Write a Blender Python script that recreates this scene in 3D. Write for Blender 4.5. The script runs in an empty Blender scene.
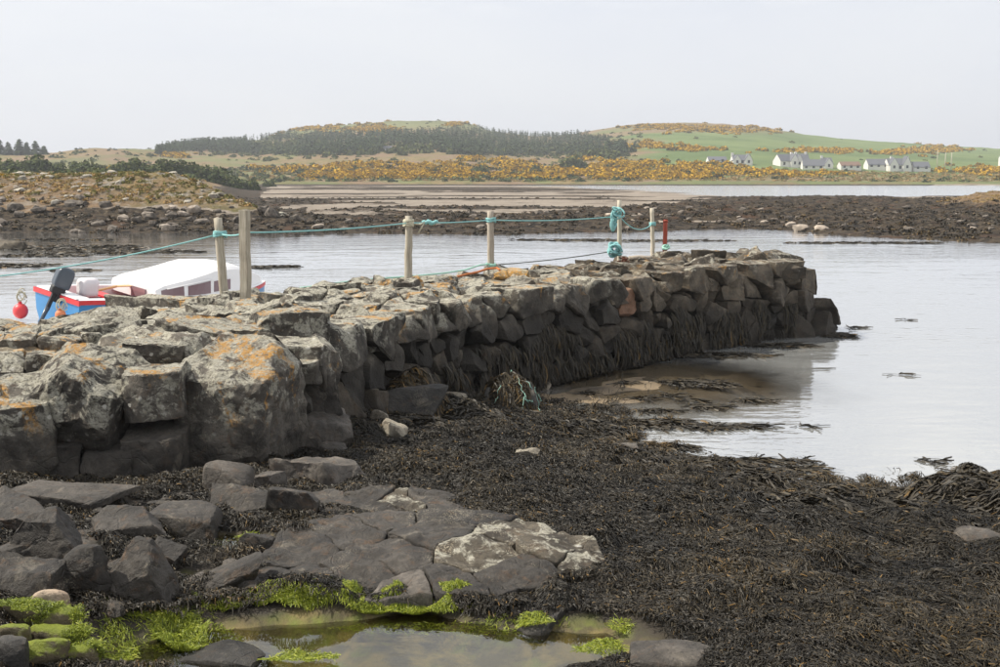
import bpy, bmesh, math, random
import numpy as np
from mathutils import Vector, Matrix, Euler
R = math.radians
random.seed(7); rs = np.random.RandomState(11)
S = bpy.context.scene
C = S.collection

# ------------------------------------------------------------------ camera
FPX = 1100.0; CAMZ = 3.5; HORY = 174.0
PITCH = math.atan((333.5 - HORY) / FPX)
cam_d = bpy.data.cameras.new('camera'); cam = bpy.data.objects.new('camera', cam_d); C.objects.link(cam)
cam_d.sensor_width = 36; cam_d.lens = 36 * FPX / 1000; cam_d.clip_start = .1; cam_d.clip_end = 6000
cam.location = (0, 0, CAMZ); cam.rotation_euler = (R(90) - PITCH, 0, 0)
S.camera = cam

# ------------------------------------------------------------------ node helpers
class NT:
    def __init__(s, nt): s.t = nt; nt.nodes.clear()
    def n(s, typ, props=None, **ins):
        nd = s.t.nodes.new(typ)
        for k, v in (props or {}).items(): setattr(nd, k, v)
        for k, v in ins.items(): s.set(nd.inputs[int(k[1:]) if k[0] == '_' and k[1:].isdigit() else k.replace('_', ' ')], v)
        return nd
    def set(s, sock, v):
        if isinstance(v, bpy.types.NodeSocket): s.t.links.new(v, sock)
        elif isinstance(v, (tuple, list)) and len(v) == 3 and sock.type == 'RGBA': sock.default_value = (*v, 1)
        else: sock.default_value = v
    def math(s, op, a, b=0.0, clamp=False):
        nd = s.n('ShaderNodeMath', {'operation': op, 'use_clamp': clamp}); s.set(nd.inputs[0], a); s.set(nd.inputs[1], b); return nd.outputs[0]
    def vmul(s, v, b):
        nd = s.n('ShaderNodeVectorMath', {'operation': 'MULTIPLY'}); s.set(nd.inputs[0], v); s.set(nd.inputs[1], b); return nd.outputs[0]
    def noise(s, v, scale, detail=4, rough=.55, dist=0.0):
        return s.n('ShaderNodeTexNoise', None, Vector=v, Scale=scale, Detail=detail, Roughness=rough, Distortion=dist).outputs[0]
    def vor(s, v, scale, feat='F1', out=0):
        return s.n('ShaderNodeTexVoronoi', {'feature': feat}, Vector=v, Scale=scale).outputs[out]
    def step(s, x, a, b):
        nd = s.n('ShaderNodeMapRange', {'interpolation_type': 'SMOOTHSTEP'}, Value=x)
        nd.inputs[1].default_value = a; nd.inputs[2].default_value = b; return nd.outputs[0]
    def mix(s, f, a, b):
        nd = s.n('ShaderNodeMix', {'data_type': 'RGBA'}); s.set(nd.inputs[0], f); s.set(nd.inputs[6], a); s.set(nd.inputs[7], b); return nd.outputs[2]
    def pos(s):
        g = s.n('ShaderNodeNewGeometry'); return g.outputs['Position'], g.outputs['Normal']
    def sep(s, v): return s.n('ShaderNodeSeparateXYZ', None, Vector=v).outputs
    def attr(s, name, typ='GEOMETRY'):
        nd = s.n('ShaderNodeAttribute', {'attribute_name': name, 'attribute_type': typ}); return nd.outputs
    def bump(s, h, strength=.5, dist=.02, normal=None):
        nd = s.n('ShaderNodeBump', None, Height=h, Strength=strength, Distance=dist)
        if normal: s.set(nd.inputs['Normal'], normal)
        return nd.outputs[0]
    def out(s, sh): o = s.n('ShaderNodeOutputMaterial'); s.t.links.new(sh, o.inputs[0])
    def pbsdf(s, col, rough=.8, normal=None, spec=.3, metal=0.0):
        nd = s.n('ShaderNodeBsdfPrincipled'); s.set(nd.inputs['Base Color'], col); s.set(nd.inputs['Roughness'], rough)
        s.set(nd.inputs['Specular IOR Level'], spec); s.set(nd.inputs['Metallic'], metal)
        if normal: s.set(nd.inputs['Normal'], normal)
        return nd.outputs[0]
def material(name):
    m = bpy.data.materials.new(name); m.use_nodes = True; return m, NT(m.node_tree)

# ------------------------------------------------------------------ sky, sun, exposure
SUN_AZ = R(276); SUN_EL = R(49)            # clockwise from +Y (view direction): sun stands to the left
sun_dir = Vector((math.sin(SUN_AZ) * math.cos(SUN_EL), math.cos(SUN_AZ) * math.cos(SUN_EL), math.sin(SUN_EL)))
W = bpy.data.worlds.new('World'); S.world = W; W.use_nodes = True
w = NT(W.node_tree)
sky = w.n('ShaderNodeTexSky', {'sky_type': 'NISHITA', 'sun_disc': False, 'sun_elevation': SUN_EL, 'sun_rotation': SUN_AZ,
                               'air_density': 1.0, 'dust_density': 3.0, 'ozone_density': 1.0})
gen = w.n('ShaderNodeTexCoord').outputs['Generated']
ez = w.sep(gen)[2]
# a thin even veil of haze and high cloud over the whole sky, broken up by soft clouds well above the horizon
div = w.math('MAXIMUM', ez, .06)
pl = w.n('ShaderNodeVectorMath', {'operation': 'DIVIDE'}); w.set(pl.inputs[0], gen)
cmb = w.n('ShaderNodeCombineXYZ', None, X=div, Y=div, Z=1.0); w.set(pl.inputs[1], cmb.outputs[0])
cl = w.step(w.noise(w.vmul(pl.outputs[0], (1.0, 1.0, 0)), 1.5, 5, .55, .4), .42, .58)
above = w.step(ez, .12, .3)
cloudcol = w.mix(cl, (6.6, 7.0, 7.9), (11.6, 11.4, 10.9))
soft = w.step(w.noise(w.vmul(gen, (1.2, 1.2, 4)), 1.6, 4, .55, .6), .3, .7)
veil = w.mix(above, w.mix(soft, (7.3, 7.5, 8.15), (7.9, 8.0, 8.35)), cloudcol)
skymix = w.mix(.82, sky.outputs[0], veil)
bg = w.n('ShaderNodeBackground', None, Color=skymix, Strength=.1)
wo = w.n('ShaderNodeOutputWorld'); w.t.links.new(bg.outputs[0], wo.inputs[0])
sd = bpy.data.lights.new('sun', 'SUN'); sd.energy = 4.8; sd.angle = R(.6); sd.color = (1, .93, .81)
sun = bpy.data.objects.new('sun', sd); C.objects.link(sun)
sun.rotation_euler = (-sun_dir).to_track_quat('-Z', 'Y').to_euler()
S.view_settings.view_transform = 'Standard'; S.view_settings.look = 'None'
S.view_settings.exposure = 0.3; S.view_settings.gamma = 1.0; S.view_settings.use_curve_mapping = False
S.cycles.max_bounces = 6; S.cycles.transparent_max_bounces = 12

# ------------------------------------------------------------------ geometry helpers
CT, ST = math.cos(PITCH), math.sin(PITCH)
def ray(px, py):
    u = (px - 500) / FPX; v = (333.5 - py) / FPX
    return np.array([u, CT + v * ST, -ST + v * CT])
def hit(px, py, z):                       # the place on the ground plane of height z seen at a spot of the photograph
    d = ray(px, py); t = (z - CAMZ) / d[2]; return np.array([d[0] * t, d[1] * t, z])
def at_depth(px, py, Y):
    d = ray(px, py); t = Y / d[1]; return np.array([d[0] * t, Y, CAMZ + d[2] * t])

_T = np.random.RandomState(3).rand(32, 32, 32)
def vnoise(P):
    P = np.asarray(P, float); i = np.floor(P).astype(int); f = P - i; f = f * f * (3 - 2 * f); r = 0
    for dx in (0, 1):
        for dy in (0, 1):
            for dz in (0, 1):
                wgt = (f[..., 0] if dx else 1 - f[..., 0]) * (f[..., 1] if dy else 1 - f[..., 1]) * (f[..., 2] if dz else 1 - f[..., 2])
                r = r + wgt * _T[(i[..., 0] + dx) % 32, (i[..., 1] + dy) % 32, (i[..., 2] + dz) % 32]
    return r * 2 - 1
def fbm(P, o=4, lac=2.03, g=.5):
    P = np.asarray(P, float); r = 0; a = 1
    for k in range(o): r = r + a * vnoise(P + 7.31 * k); P = P * lac; a *= g
    return r
def fbm2(X, Y, s, o=4, seed=0.0):
    return fbm(np.stack([np.asarray(X) * s, np.asarray(Y) * s, np.full(np.shape(X), seed)], -1), o)
def sm(x, a, b):
    t = np.clip((np.asarray(x, float) - a) / (b - a), 0, 1); return t * t * (3 - 2 * t)

def link(name, me, parent=None, loc=None):
    o = bpy.data.objects.new(name, me); C.objects.link(o)
    if parent is not None: o.parent = parent
    if loc is not None: o.location = loc
    return o
def mesh_np(name, V, F, mats, smooth=True, mi=None, attrs=None):
    V = np.ascontiguousarray(V, np.float32); F = np.ascontiguousarray(F, np.int32); k = F.shape[1]
    me = bpy.data.meshes.new(name); me.vertices.add(len(V)); me.vertices.foreach_set('co', V.ravel())
    me.loops.add(F.size); me.loops.foreach_set('vertex_index', F.ravel())
    me.polygons.add(len(F)); me.polygons.foreach_set('loop_start', np.arange(0, F.size, k, dtype=np.int32))
    me.polygons.foreach_set('use_smooth', np.full(len(F), smooth))
    for m in (mats if isinstance(mats, (list, tuple)) else [mats]): me.materials.append(m)
    if mi is not None: me.polygons.foreach_set('material_index', np.ascontiguousarray(mi, np.int32))
    for nm, a in (attrs or {}).items():
        at = me.attributes.new(nm, 'FLOAT', 'POINT'); at.data.foreach_set('value', np.ascontiguousarray(a, np.float32))
    me.update(calc_edges=True); me.validate(); return me
def rocky(me, ang=24):
    me.set_sharp_from_angle(angle=R(ang)); return me
def mesh_bm(name, bm, mats, smooth=False):
    me = bpy.data.meshes.new(name); bm.normal_update(); bm.to_mesh(me); bm.free()
    for m in (mats if isinstance(mats, (list, tuple)) else [mats]): me.materials.append(m)
    if smooth:
        for p in me.polygons: p.use_smooth = True
    return me
def tag(o, label=None, cat=None, group=None, kind=None):
    for k, v in (('label', label), ('category', cat), ('group', group), ('kind', kind)):
        if v: o[k] = v
    return o
def empty(name, loc=(0, 0, 0), rot=(0, 0, 0)):
    o = bpy.data.objects.new(name, None); o.empty_display_size = .2; C.objects.link(o); o.location = loc; o.rotation_euler = rot; return o
def grid_faces(nr, nc):
    a = np.arange((nr - 1) * nc).reshape(nr - 1, nc)[:, :-1].ravel()
    return np.stack([a, a + 1, a + nc + 1, a + nc], 1)

_ico = {}
def ico(l):
    if l not in _ico:
        bm = bmesh.new(); bmesh.ops.create_icosphere(bm, subdivisions=l, radius=1)
        _ico[l] = (np.array([v.co[:] for v in bm.verts]), np.array([[v.index for v in f.verts] for f in bm.faces])); bm.free()
    return _ico[l]
def hull_rock(planes, scale, l=3, p=14, amp=.05, seed=0.0, freq=2.0, fine=.02):
    """Rock bounded by planes (n, d): points x with n.x <= d, edges rounded (larger p = sharper), surface broken up by noise."""
    D, F = ico(l); scale = np.asarray(scale, float); s = 0
    for n, d in planes:
        n = np.asarray(n, float) * scale; s = s + np.maximum(D @ n / max(d, 1e-3), 0) ** p
    r = np.maximum(s, 1e-9) ** (-1 / p)
    V = D * r[:, None] * scale
    m = scale.min(); Nrm = D / scale; Nrm /= np.linalg.norm(Nrm, axis=1)[:, None]
    k = freq / max(m * 2, .05)
    Pn = V * k * .5 + seed * 13.7
    rid = 1 - np.abs(fbm(Pn * 1.7 + 5, 3)) * 2
    V = V + Nrm * (m * amp * (fbm(Pn, 3) * 1.3 - .35 * np.clip(rid - .55, 0, 1) * 2) + m * fine * fbm(Pn * 5, 2))[:, None]
    return V, F
def hull_poly(planes, bevel=.02, sub=2, maxlen=.09, amp=.05, seed=0.0, fine=.02, chip=.5):
    """Angular block: exact polyhedron cut by the planes, edges chamfered, faces broken up by noise."""
    bm = bmesh.new(); bmesh.ops.create_cube(bm, size=6)
    for n, d in planes:
        n = Vector(n); 
        r = bmesh.ops.bisect_plane(bm, geom=bm.verts[:] + bm.edges[:] + bm.faces[:], dist=1e-5, plane_co=n * max(d, .02), plane_no=n, clear_outer=True)
        ed = [e for e in r['geom_cut'] if isinstance(e, bmesh.types.BMEdge)]
        if len(ed) >= 3: bmesh.ops.contextual_create(bm, geom=ed)
    bmesh.ops.remove_doubles(bm, verts=bm.verts[:], dist=.004)
    bmesh.ops.recalc_face_normals(bm, faces=bm.faces[:])
    bmesh.ops.bevel(bm, geom=bm.edges[:], offset=bevel, segments=2, profile=.55, affect='EDGES', clamp_overlap=True)
    bmesh.ops.triangulate(bm, faces=bm.faces[:])
    for k in range(sub):
        ed = [e for e in bm.edges if e.calc_length() > maxlen]
        if not ed: break
        bmesh.ops.subdivide_edges(bm, edges=ed, cuts=1); bmesh.ops.triangulate(bm, faces=bm.faces[:])
    bm.normal_update(); bm.verts.index_update()
    V = np.array([v.co[:] for v in bm.verts]); N = np.array([v.normal[:] for v in bm.verts]); F = np.array([[v.index for v in f.verts] for f in bm.faces]); bm.free()
    m = (V.max(0) - V.min(0)).min() * .5
    P = V / max(m, .05) * .9 + seed * 13.7; rid = np.clip(1 - np.abs(fbm(P * 1.3 + 5, 3)) * 2.2 - .5, 0, 1)
    st = fbm(P * .9 + 2, 2) * 3; st = (np.floor(st) + sm(st - np.floor(st), .8, 1)) / 3                 # broken faces
    V = V + N * (m * (amp * (fbm(P, 3) + .8 * st) - amp * chip * rid + fine * fbm(P * 6, 2)))[:, None]
    return V, F
def box_planes(rnd, sx, sy, sz, jit=.16, ch=7, chd=(.78, 1.02)):
    pl = []
    for ax, h in ((0, sx), (1, sy), (2, sz)):
        for sg in (-1, 1):
            n = np.zeros(3); n[ax] = sg; n += rnd.randn(3) * jit * np.array([1 / 1, 1, 1]); n /= np.linalg.norm(n)
            pl.append((n, h * rnd.uniform(.86, 1.0)))
    sc = np.array([sx, sy, sz])
    for k in range(ch):
        v = rnd.randn(3); v /= np.linalg.norm(v); q = v / np.abs(v).max()            # a direction in the scaled box
        n = v / sc; ln = np.linalg.norm(n); n = n / ln
        pl.append((n, rnd.uniform(*chd) * (np.abs(v).max() ** -1 * .5 + .42) / ln))
    return pl
def rock_mesh(name, size, mat, l=3, seed=0, p=14, amp=.06, jit=.16, ch=7, chd=(.78, 1.02), fine=.02):
    rnd = np.random.RandomState(seed + 100); s = np.asarray(size, float)
    if p >= 24 and l >= 3:
        V, F = hull_poly(box_planes(rnd, *s, jit=jit, ch=ch, chd=chd), s.min() * .12, 4, max(s.max() * .14, .02), amp * 1.1, seed * .37 + 1, fine * 1.5); return rocky(mesh_np(name, V, F, mat))
    V, F = hull_rock(box_planes(rnd, *s, jit=jit, ch=ch, chd=chd), s, l, p, amp, seed * .37 + 1, 2.0, fine)
    return rocky(mesh_np(name, V, F, mat))

def tube(bm, pts, rad, n=7, cap=True, squash=None):
    pts = [Vector(p) for p in pts]; rings = []
    rr = rad if isinstance(rad, (list, tuple)) else [rad] * len(pts)
    ref = None
    for i, p in enumerate(pts):
        t = (pts[min(i + 1, len(pts) - 1)] - pts[max(i - 1, 0)]).normalized()
        if ref is None: ref = Vector((0, 0, 1)) if abs(t.z) < .9 else Vector((1, 0, 0))
        a = t.cross(ref).normalized(); b = a.cross(t).normalized(); ref = b
        rings.append([bm.verts.new(p + (a * math.cos(2 * math.pi * k / n) + b * math.sin(2 * math.pi * k / n)) * rr[i]) for k in range(n)])
    for i in range(len(rings) - 1):
        for k in range(n): bm.faces.new((rings[i][k], rings[i][(k + 1) % n], rings[i + 1][(k + 1) % n], rings[i + 1][k]))
    if cap: bm.faces.new(rings[0][::-1]); bm.faces.new(rings[-1])
    return rings
def bx(bm, x0, x1, y0, y1, z0, z1):
    v = [bm.verts.new((x, y, z)) for z in (z0, z1) for (x, y) in ((x0, y0), (x1, y0), (x1, y1), (x0, y1))]
    for f in ((0, 3, 2, 1), (4, 5, 6, 7), (0, 1, 5, 4), (1, 2, 6, 5), (2, 3, 7, 6), (3, 0, 4, 7)): bm.faces.new([v[i] for i in f])
    return v

# ------------------------------------------------------------------ materials
def rock_material(name, base_a, base_b, lichen_z=(1.0, 1.5), white=.5, orange=.5, dark_z=None, rust=.25, rough=.85, scale=1.0, bumpd=.02, barn=0.0):
    m, t = material(name); P, Nn = t.pos(); x, y, z = t.sep(P)[0:3]; nz = t.sep(Nn)[2]
    rnd = t.n('ShaderNodeObjectInfo').outputs['Random']
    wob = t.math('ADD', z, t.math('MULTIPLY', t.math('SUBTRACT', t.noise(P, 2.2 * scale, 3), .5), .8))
    col = t.mix(t.step(t.noise(P, 3.5 * scale, 6, .62), .3, .7), base_a, base_b)
    col = t.mix(t.math('MULTIPLY', t.step(t.noise(P, 9 * scale, 5, .7, .6), .52, .7), rust), col, (.13, .075, .038))
    col = t.mix(t.step(t.noise(P, 30 * scale, 3, .7), .5, .72), col, t.mix(.55, col, (.02, .019, .018)))
    col = t.mix(t.math('MULTIPLY', t.step(t.noise(P, 1.1 * scale, 5, .65, .8), .5, .64), .55), col, t.mix(.5, col, (.02, .019, .017)))
    col = t.mix(t.math('MULTIPLY', t.step(t.noise(P, 4.1 * scale, 6, .7, .8), .56, .68), .5), col, t.mix(.6, col, (.3, .26, .2)))
    v = t.math('ADD', t.math('MULTIPLY', rnd, .5), .75); hv = t.n('ShaderNodeHueSaturation', None, Value=v, Color=col); col = hv.outputs[0]
    hi = t.step(wob, *lichen_z)
    if barn:                                        # barnacle crust
        b = t.math('MULTIPLY', t.step(t.noise(P, 2.6, 5, .6, .5), .56, .66), t.step(t.vor(P, 85), .5, .2))
        col = t.mix(t.math('MULTIPLY', b, barn), col, (.42, .37, .27))
    if white:
        up = t.math('ADD', t.math('MULTIPLY', nz, .09), -.02)
        l1 = t.step(t.math('ADD', t.noise(P, 5.5 * scale, 9, .72, .5), up), .6 - .18 * white, .68 - .18 * white)
        l1 = t.math('MULTIPLY', t.math('MULTIPLY', l1, hi), t.step(t.noise(P, 38 * scale, 4, .7), .3, .55))
        lc = t.mix(t.noise(P, 14 * scale, 3), (.27, .25, .17), (.56, .54, .47))
        col = t.mix(t.math('MULTIPLY', l1, .86), col, lc)
        l2 = t.math('MULTIPLY', t.step(t.math('ADD', t.vor(P, 9 * scale), t.math('MULTIPLY', t.noise(P, 30 * scale, 3), .18)), .3, .23), t.step(t.noise(P, 2.3 * scale, 2), .5, .62))
        col = t.mix(t.math('MULTIPLY', t.math('MULTIPLY', l2, hi), .8), col, (.6, .58, .52))
    if orange:
        o1 = t.step(t.math('ADD', t.noise(P, 1.7 * scale, 8, .68, .9), t.math('MULTIPLY', nz, .05)), .68 - .13 * orange, .74 - .13 * orange)
        o1 = t.math('MULTIPLY', t.math('MULTIPLY', o1, hi), t.step(t.noise(P, 28 * scale, 4, .7), .36, .56))
        col = t.mix(t.math('MULTIPLY', o1, .88), col, t.mix(t.noise(P, 20, 2), (.5, .24, .025), (.36, .2, .06)))
    if dark_z:                                       # black tide zone and weed film, deepened to paint in the wall's shade
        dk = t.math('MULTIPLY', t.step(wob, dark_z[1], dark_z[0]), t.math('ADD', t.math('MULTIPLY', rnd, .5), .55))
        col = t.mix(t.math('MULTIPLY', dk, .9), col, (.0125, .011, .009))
    h = t.math('ADD', t.math('MULTIPLY', t.noise(P, 7 * scale, 8, .68), 1.0), t.math('MULTIPLY', t.noise(P, 45 * scale, 5, .7), .35))
    cr = t.step(t.vor(t.n('ShaderNodeVectorMath', {'operation': 'ADD'}, _0=P, _1=t.vmul(t.n('ShaderNodeTexNoise', None, Vector=P, Scale=4.0).outputs[1], (.35, .35, .35))).outputs[0], 2.6 * scale, 'DISTANCE_TO_EDGE'), .035, .0)
    h = t.math('SUBTRACT', h, t.math('MULTIPLY', cr, .3)); h = t.math('ADD', h, t.math('MULTIPLY', t.step(t.noise(P, 17 * scale, 6, .75, .6), .35, .65), .35)); h = t.math('ADD', h, t.math('MULTIPLY', t.noise(P, 130 * scale, 3, .7), .22))
    t.out(t.pbsdf(col, rough, t.bump(h, .9, bumpd), .35)); return m

M = {}
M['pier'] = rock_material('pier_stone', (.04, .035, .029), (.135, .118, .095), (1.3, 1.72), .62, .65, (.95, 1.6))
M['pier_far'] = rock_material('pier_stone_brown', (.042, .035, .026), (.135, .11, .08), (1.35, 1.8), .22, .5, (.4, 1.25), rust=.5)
M['pier_red'] = rock_material('pier_stone_reddish', (.16, .085, .05), (.25, .15, .1), (1.3, 1.9), .1, .1, (.1, .7))
M['hero'] = rock_material('boulder_lichen', (.042, .037, .032), (.13, .115, .095), (1.1, 1.5), .7, .75, (.55, 1.0), bumpd=.03, rust=.45)
M['hero_dark'] = rock_material('boulder_dark', (.035, .031, .027), (.1, .088, .074), (1.3, 1.7), .5, .3, (.4, .8))
M['shore'] = rock_material('shore_rock', (.022, .019, .016), (.07, .061, .051), (1.9, 2.4), 0, 0, None, rust=.55, rough=.62, barn=.5)
M['shore_grey'] = rock_material('shore_rock_grey', (.05, .044, .038), (.135, .118, .1), (1.9, 2.4), 0, 0, None, rust=.35, rough=.7, barn=.2)
M['shore_black'] = rock_material('shore_rock_black', (.02, .019, .018), (.07, .064, .056), (1.9, 2.4), 0, 0, None, rust=.3, rough=.6, barn=.25)
M['shore_pale'] = rock_material('shore_rock_pale', (.2, .17, .13), (.42, .38, .3), (1.9, 2.4), 0, 0, None, rust=.35)
M['shore_pink'] = rock_material('pebble_pink', (.36, .24, .16), (.5, .4, .3), (1.9, 2.4), 0, 0, None, rust=.15)
M['barnacle'] = rock_material('barnacled_rock', (.036, .03, .023), (.13, .11, .082), (.9, 1.0), .25, .0, None, rust=.4, barn=.9)

def simple(name, col, rough=.6, spec=.4, metal=0, var=.25, scale=8, bump=0, bd=.005):
    m, t = material(name); P, _ = t.pos(); n = t.noise(P, scale, 5, .6)
    c = t.mix(n, tuple(c * (1 - var) for c in col), tuple(min(1, c * (1 + var)) for c in col))
    t.out(t.pbsdf(c, rough, t.bump(t.noise(P, scale * 5, 4), bump, bd) if bump else None, spec, metal)); return m
def wood(name, a, b):
    m, t = material(name); co = t.n('ShaderNodeTexCoord').outputs['Object']
    g = t.noise(t.vmul(co, (60, 60, 2.2)), 1, 5, .65); f = t.noise(co, 5, 4, .6)
    c = t.mix(t.step(g, .3, .7), a, b); c = t.mix(t.math('MULTIPLY', t.step(f, .5, .75), .5), c, (.2, .2, .14))
    t.out(t.pbsdf(c, .85, t.bump(g, .5, .006), .2)); return m
M['wood'] = wood('weathered_wood', (.27, .235, .18), (.47, .43, .35))
M['wood_grey'] = wood('weathered_grey_wood', (.26, .22, .17), (.44, .39, .33))
M['wood_pale'] = wood('weathered_pale_wood', (.37, .33, .25), (.58, .53, .44))
M['wood_light'] = wood('varnished_wood', (.5, .3, .13), (.62, .4, .2))
M['rope'] = simple('turquoise_rope', (.23, .46, .46), .8, .2, 0, .3, 60)
M['rope_pale'] = simple('pale_rope', (.5, .47, .36), .85, .2, 0, .3, 60)
M['rope_mint'] = simple('mint_rope', (.35, .6, .5), .85, .2, 0, .3, 60)
M['rope_dark'] = simple('dark_rope', (.1, .11, .1), .85, .2, 0, .3, 60)
M['rope_orange'] = simple('orange_rope', (.45, .16, .06), .85, .2, 0, .3, 60)
M['rust'] = simple('rusty_iron', (.11, .045, .028), .9, .2, 0, .5, 40, .6, .01)
M['redpaint'] = simple('red_oxide_paint', (.3, .055, .03), .6, .3, 0, .35, 14, .3)
M['concrete'] = simple('pale_concrete', (.42, .38, .3), .9, .2, 0, .25, 14, .6, .01)
M['white'] = simple('white_gelcoat', (.8, .79, .79), .35, .5, 0, .03, 4)
M['blue'] = simple('blue_hull_paint', (.03, .2, .45), .35, .5, 0, .15, 5)
M['red'] = simple('red_boat_paint', (.55, .025, .03), .4, .5, 0, .12, 6)
M['redbuoy'] = simple('red_buoy_plastic', (.7, .05, .06), .45, .5, 0, .1, 6)
M['orangebuoy'] = simple('orange_buoy_plastic', (.6, .2, .09), .6, .4, 0, .2, 9)
M['motor'] = simple('motor_grey', (.06, .075, .095), .3, .5, 0, .12, 6)
M['black'] = simple('black_rubber', (.02, .02, .022), .5, .4, 0, .2, 9)
M['windowpane'] = simple('tinted_cabin_window', (.2, .13, .14), .12, .6, 0, .1, 3)
M['plastic'] = simple('cloudy_plastic', (.62, .58, .6), .5, .4, 0, .1, 8)

def leaf_mat(name, cols, rough=.6, spec=.3, trans=0.0):
    """colour from the per-leaf attribute 'tint' (0..1)"""
    m, t = material(name); a = t.attr('tint')[2]
    r = t.n('ShaderNodeValToRGB', None, Fac=a); e = r.color_ramp.elements
    for k, (p, c) in enumerate(cols):
        el = e[k] if k < 2 else e.new(p); el.position = p; el.color = (*c, 1)
    sh = t.pbsdf(r.outputs[0], rough, None, spec)
    if trans:
        tr = t.n('ShaderNodeBsdfTranslucent', None, Color=r.outputs[0]).outputs[0]
        mx = t.n('ShaderNodeMixShader', None, Fac=trans); t.t.links.new(sh, mx.inputs[1]); t.t.links.new(tr, mx.inputs[2]); sh = mx.outputs[0]
    t.out(sh); return m
M['wrack'] = leaf_mat('bladder_wrack', [(0, (.011, .01, .008)), (.5, (.036, .03, .021)), (.8, (.068, .052, .028)), (1, (.17, .1, .03))], .5, .22)
M['algae'] = leaf_mat('green_algae', [(0, (.06, .085, .01)), (.55, (.21, .26, .015)), (1, (.38, .4, .045))], .5, .4, .25)
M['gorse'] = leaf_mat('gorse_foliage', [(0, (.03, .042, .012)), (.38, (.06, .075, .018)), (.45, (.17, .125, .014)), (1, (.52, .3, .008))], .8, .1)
M['shrub'] = leaf_mat('shrub_foliage', [(0, (.028, .042, .014)), (.6, (.06, .08, .025)), (1, (.12, .13, .045))], .8, .1)
M['conifer'] = leaf_mat('conifer_foliage', [(0, (.022, .038, .02)), (.7, (.05, .07, .032)), (1, (.1, .13, .05))], .85, .1)
M['trunk'] = simple('tree_bark', (.1, .075, .055), .9, .1, 0, .3, 3)

# water
def water_mat(name, ior, wave, scale, tint, rough=.04, gloss=(.97, .98, 1), fk=1.0, sky_paint=0):
    m, t = material(name); P, _ = t.pos()
    a = t.noise(t.vmul(P, (.45, 1, 1)), scale, 3, .5, .3); b = t.noise(t.vmul(P, (.3, .8, 1)), scale * .23, 3, .5, .4)
    calm = t.step(t.noise(t.vmul(P, (.35, 1, 1)), .12, 3, .5, .5), .35, .65)
    h = t.math('ADD', t.math('MULTIPLY', a, t.math('ADD', t.math('MULTIPLY', calm, .8), .2)), t.math('MULTIPLY', b, 2.2))
    nb = t.bump(h, 1, wave)
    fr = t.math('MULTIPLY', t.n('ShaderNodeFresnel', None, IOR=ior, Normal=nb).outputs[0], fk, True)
    g = t.n('ShaderNodeBsdfGlossy', None, Color=gloss, Roughness=rough, Normal=nb).outputs[0]
    tr = t.n('ShaderNodeBsdfTransparent', None, Color=tint).outputs[0]
    if sky_paint:                                        # pale grey painted in for bright sky reflection, away from the sandy shallows
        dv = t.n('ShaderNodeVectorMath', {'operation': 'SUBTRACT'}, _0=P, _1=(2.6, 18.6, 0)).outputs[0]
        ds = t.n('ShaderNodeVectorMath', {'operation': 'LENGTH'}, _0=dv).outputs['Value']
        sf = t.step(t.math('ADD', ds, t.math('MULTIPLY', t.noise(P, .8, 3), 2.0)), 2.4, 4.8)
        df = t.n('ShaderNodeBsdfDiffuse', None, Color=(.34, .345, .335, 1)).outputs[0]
        m2 = t.n('ShaderNodeMixShader', None, Fac=t.math('MULTIPLY', sf, sky_paint)); t.t.links.new(tr, m2.inputs[1]); t.t.links.new(df, m2.inputs[2]); tr = m2.outputs[0]
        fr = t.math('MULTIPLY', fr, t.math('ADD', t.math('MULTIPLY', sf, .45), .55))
    mx = t.n('ShaderNodeMixShader', None, Fac=fr); t.t.links.new(tr, mx.inputs[1]); t.t.links.new(g, mx.inputs[2]); t.out(mx.outputs[0]); return m
M['sea'] = water_mat('sea_water', 3.0, .012, 5.5, (.85, .86, .84), fk=1.35, sky_paint=.75)
M['sea_rippled'] = water_mat('rippled_sea_water', 3.0, .03, 4.0, (.85, .86, .84), .15, fk=1.35, sky_paint=.75)
M['pool'] = water_mat('rock_pool_water', 1.5, .0015, 9, (.85, .85, .74), .02, fk=1.25)

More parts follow.
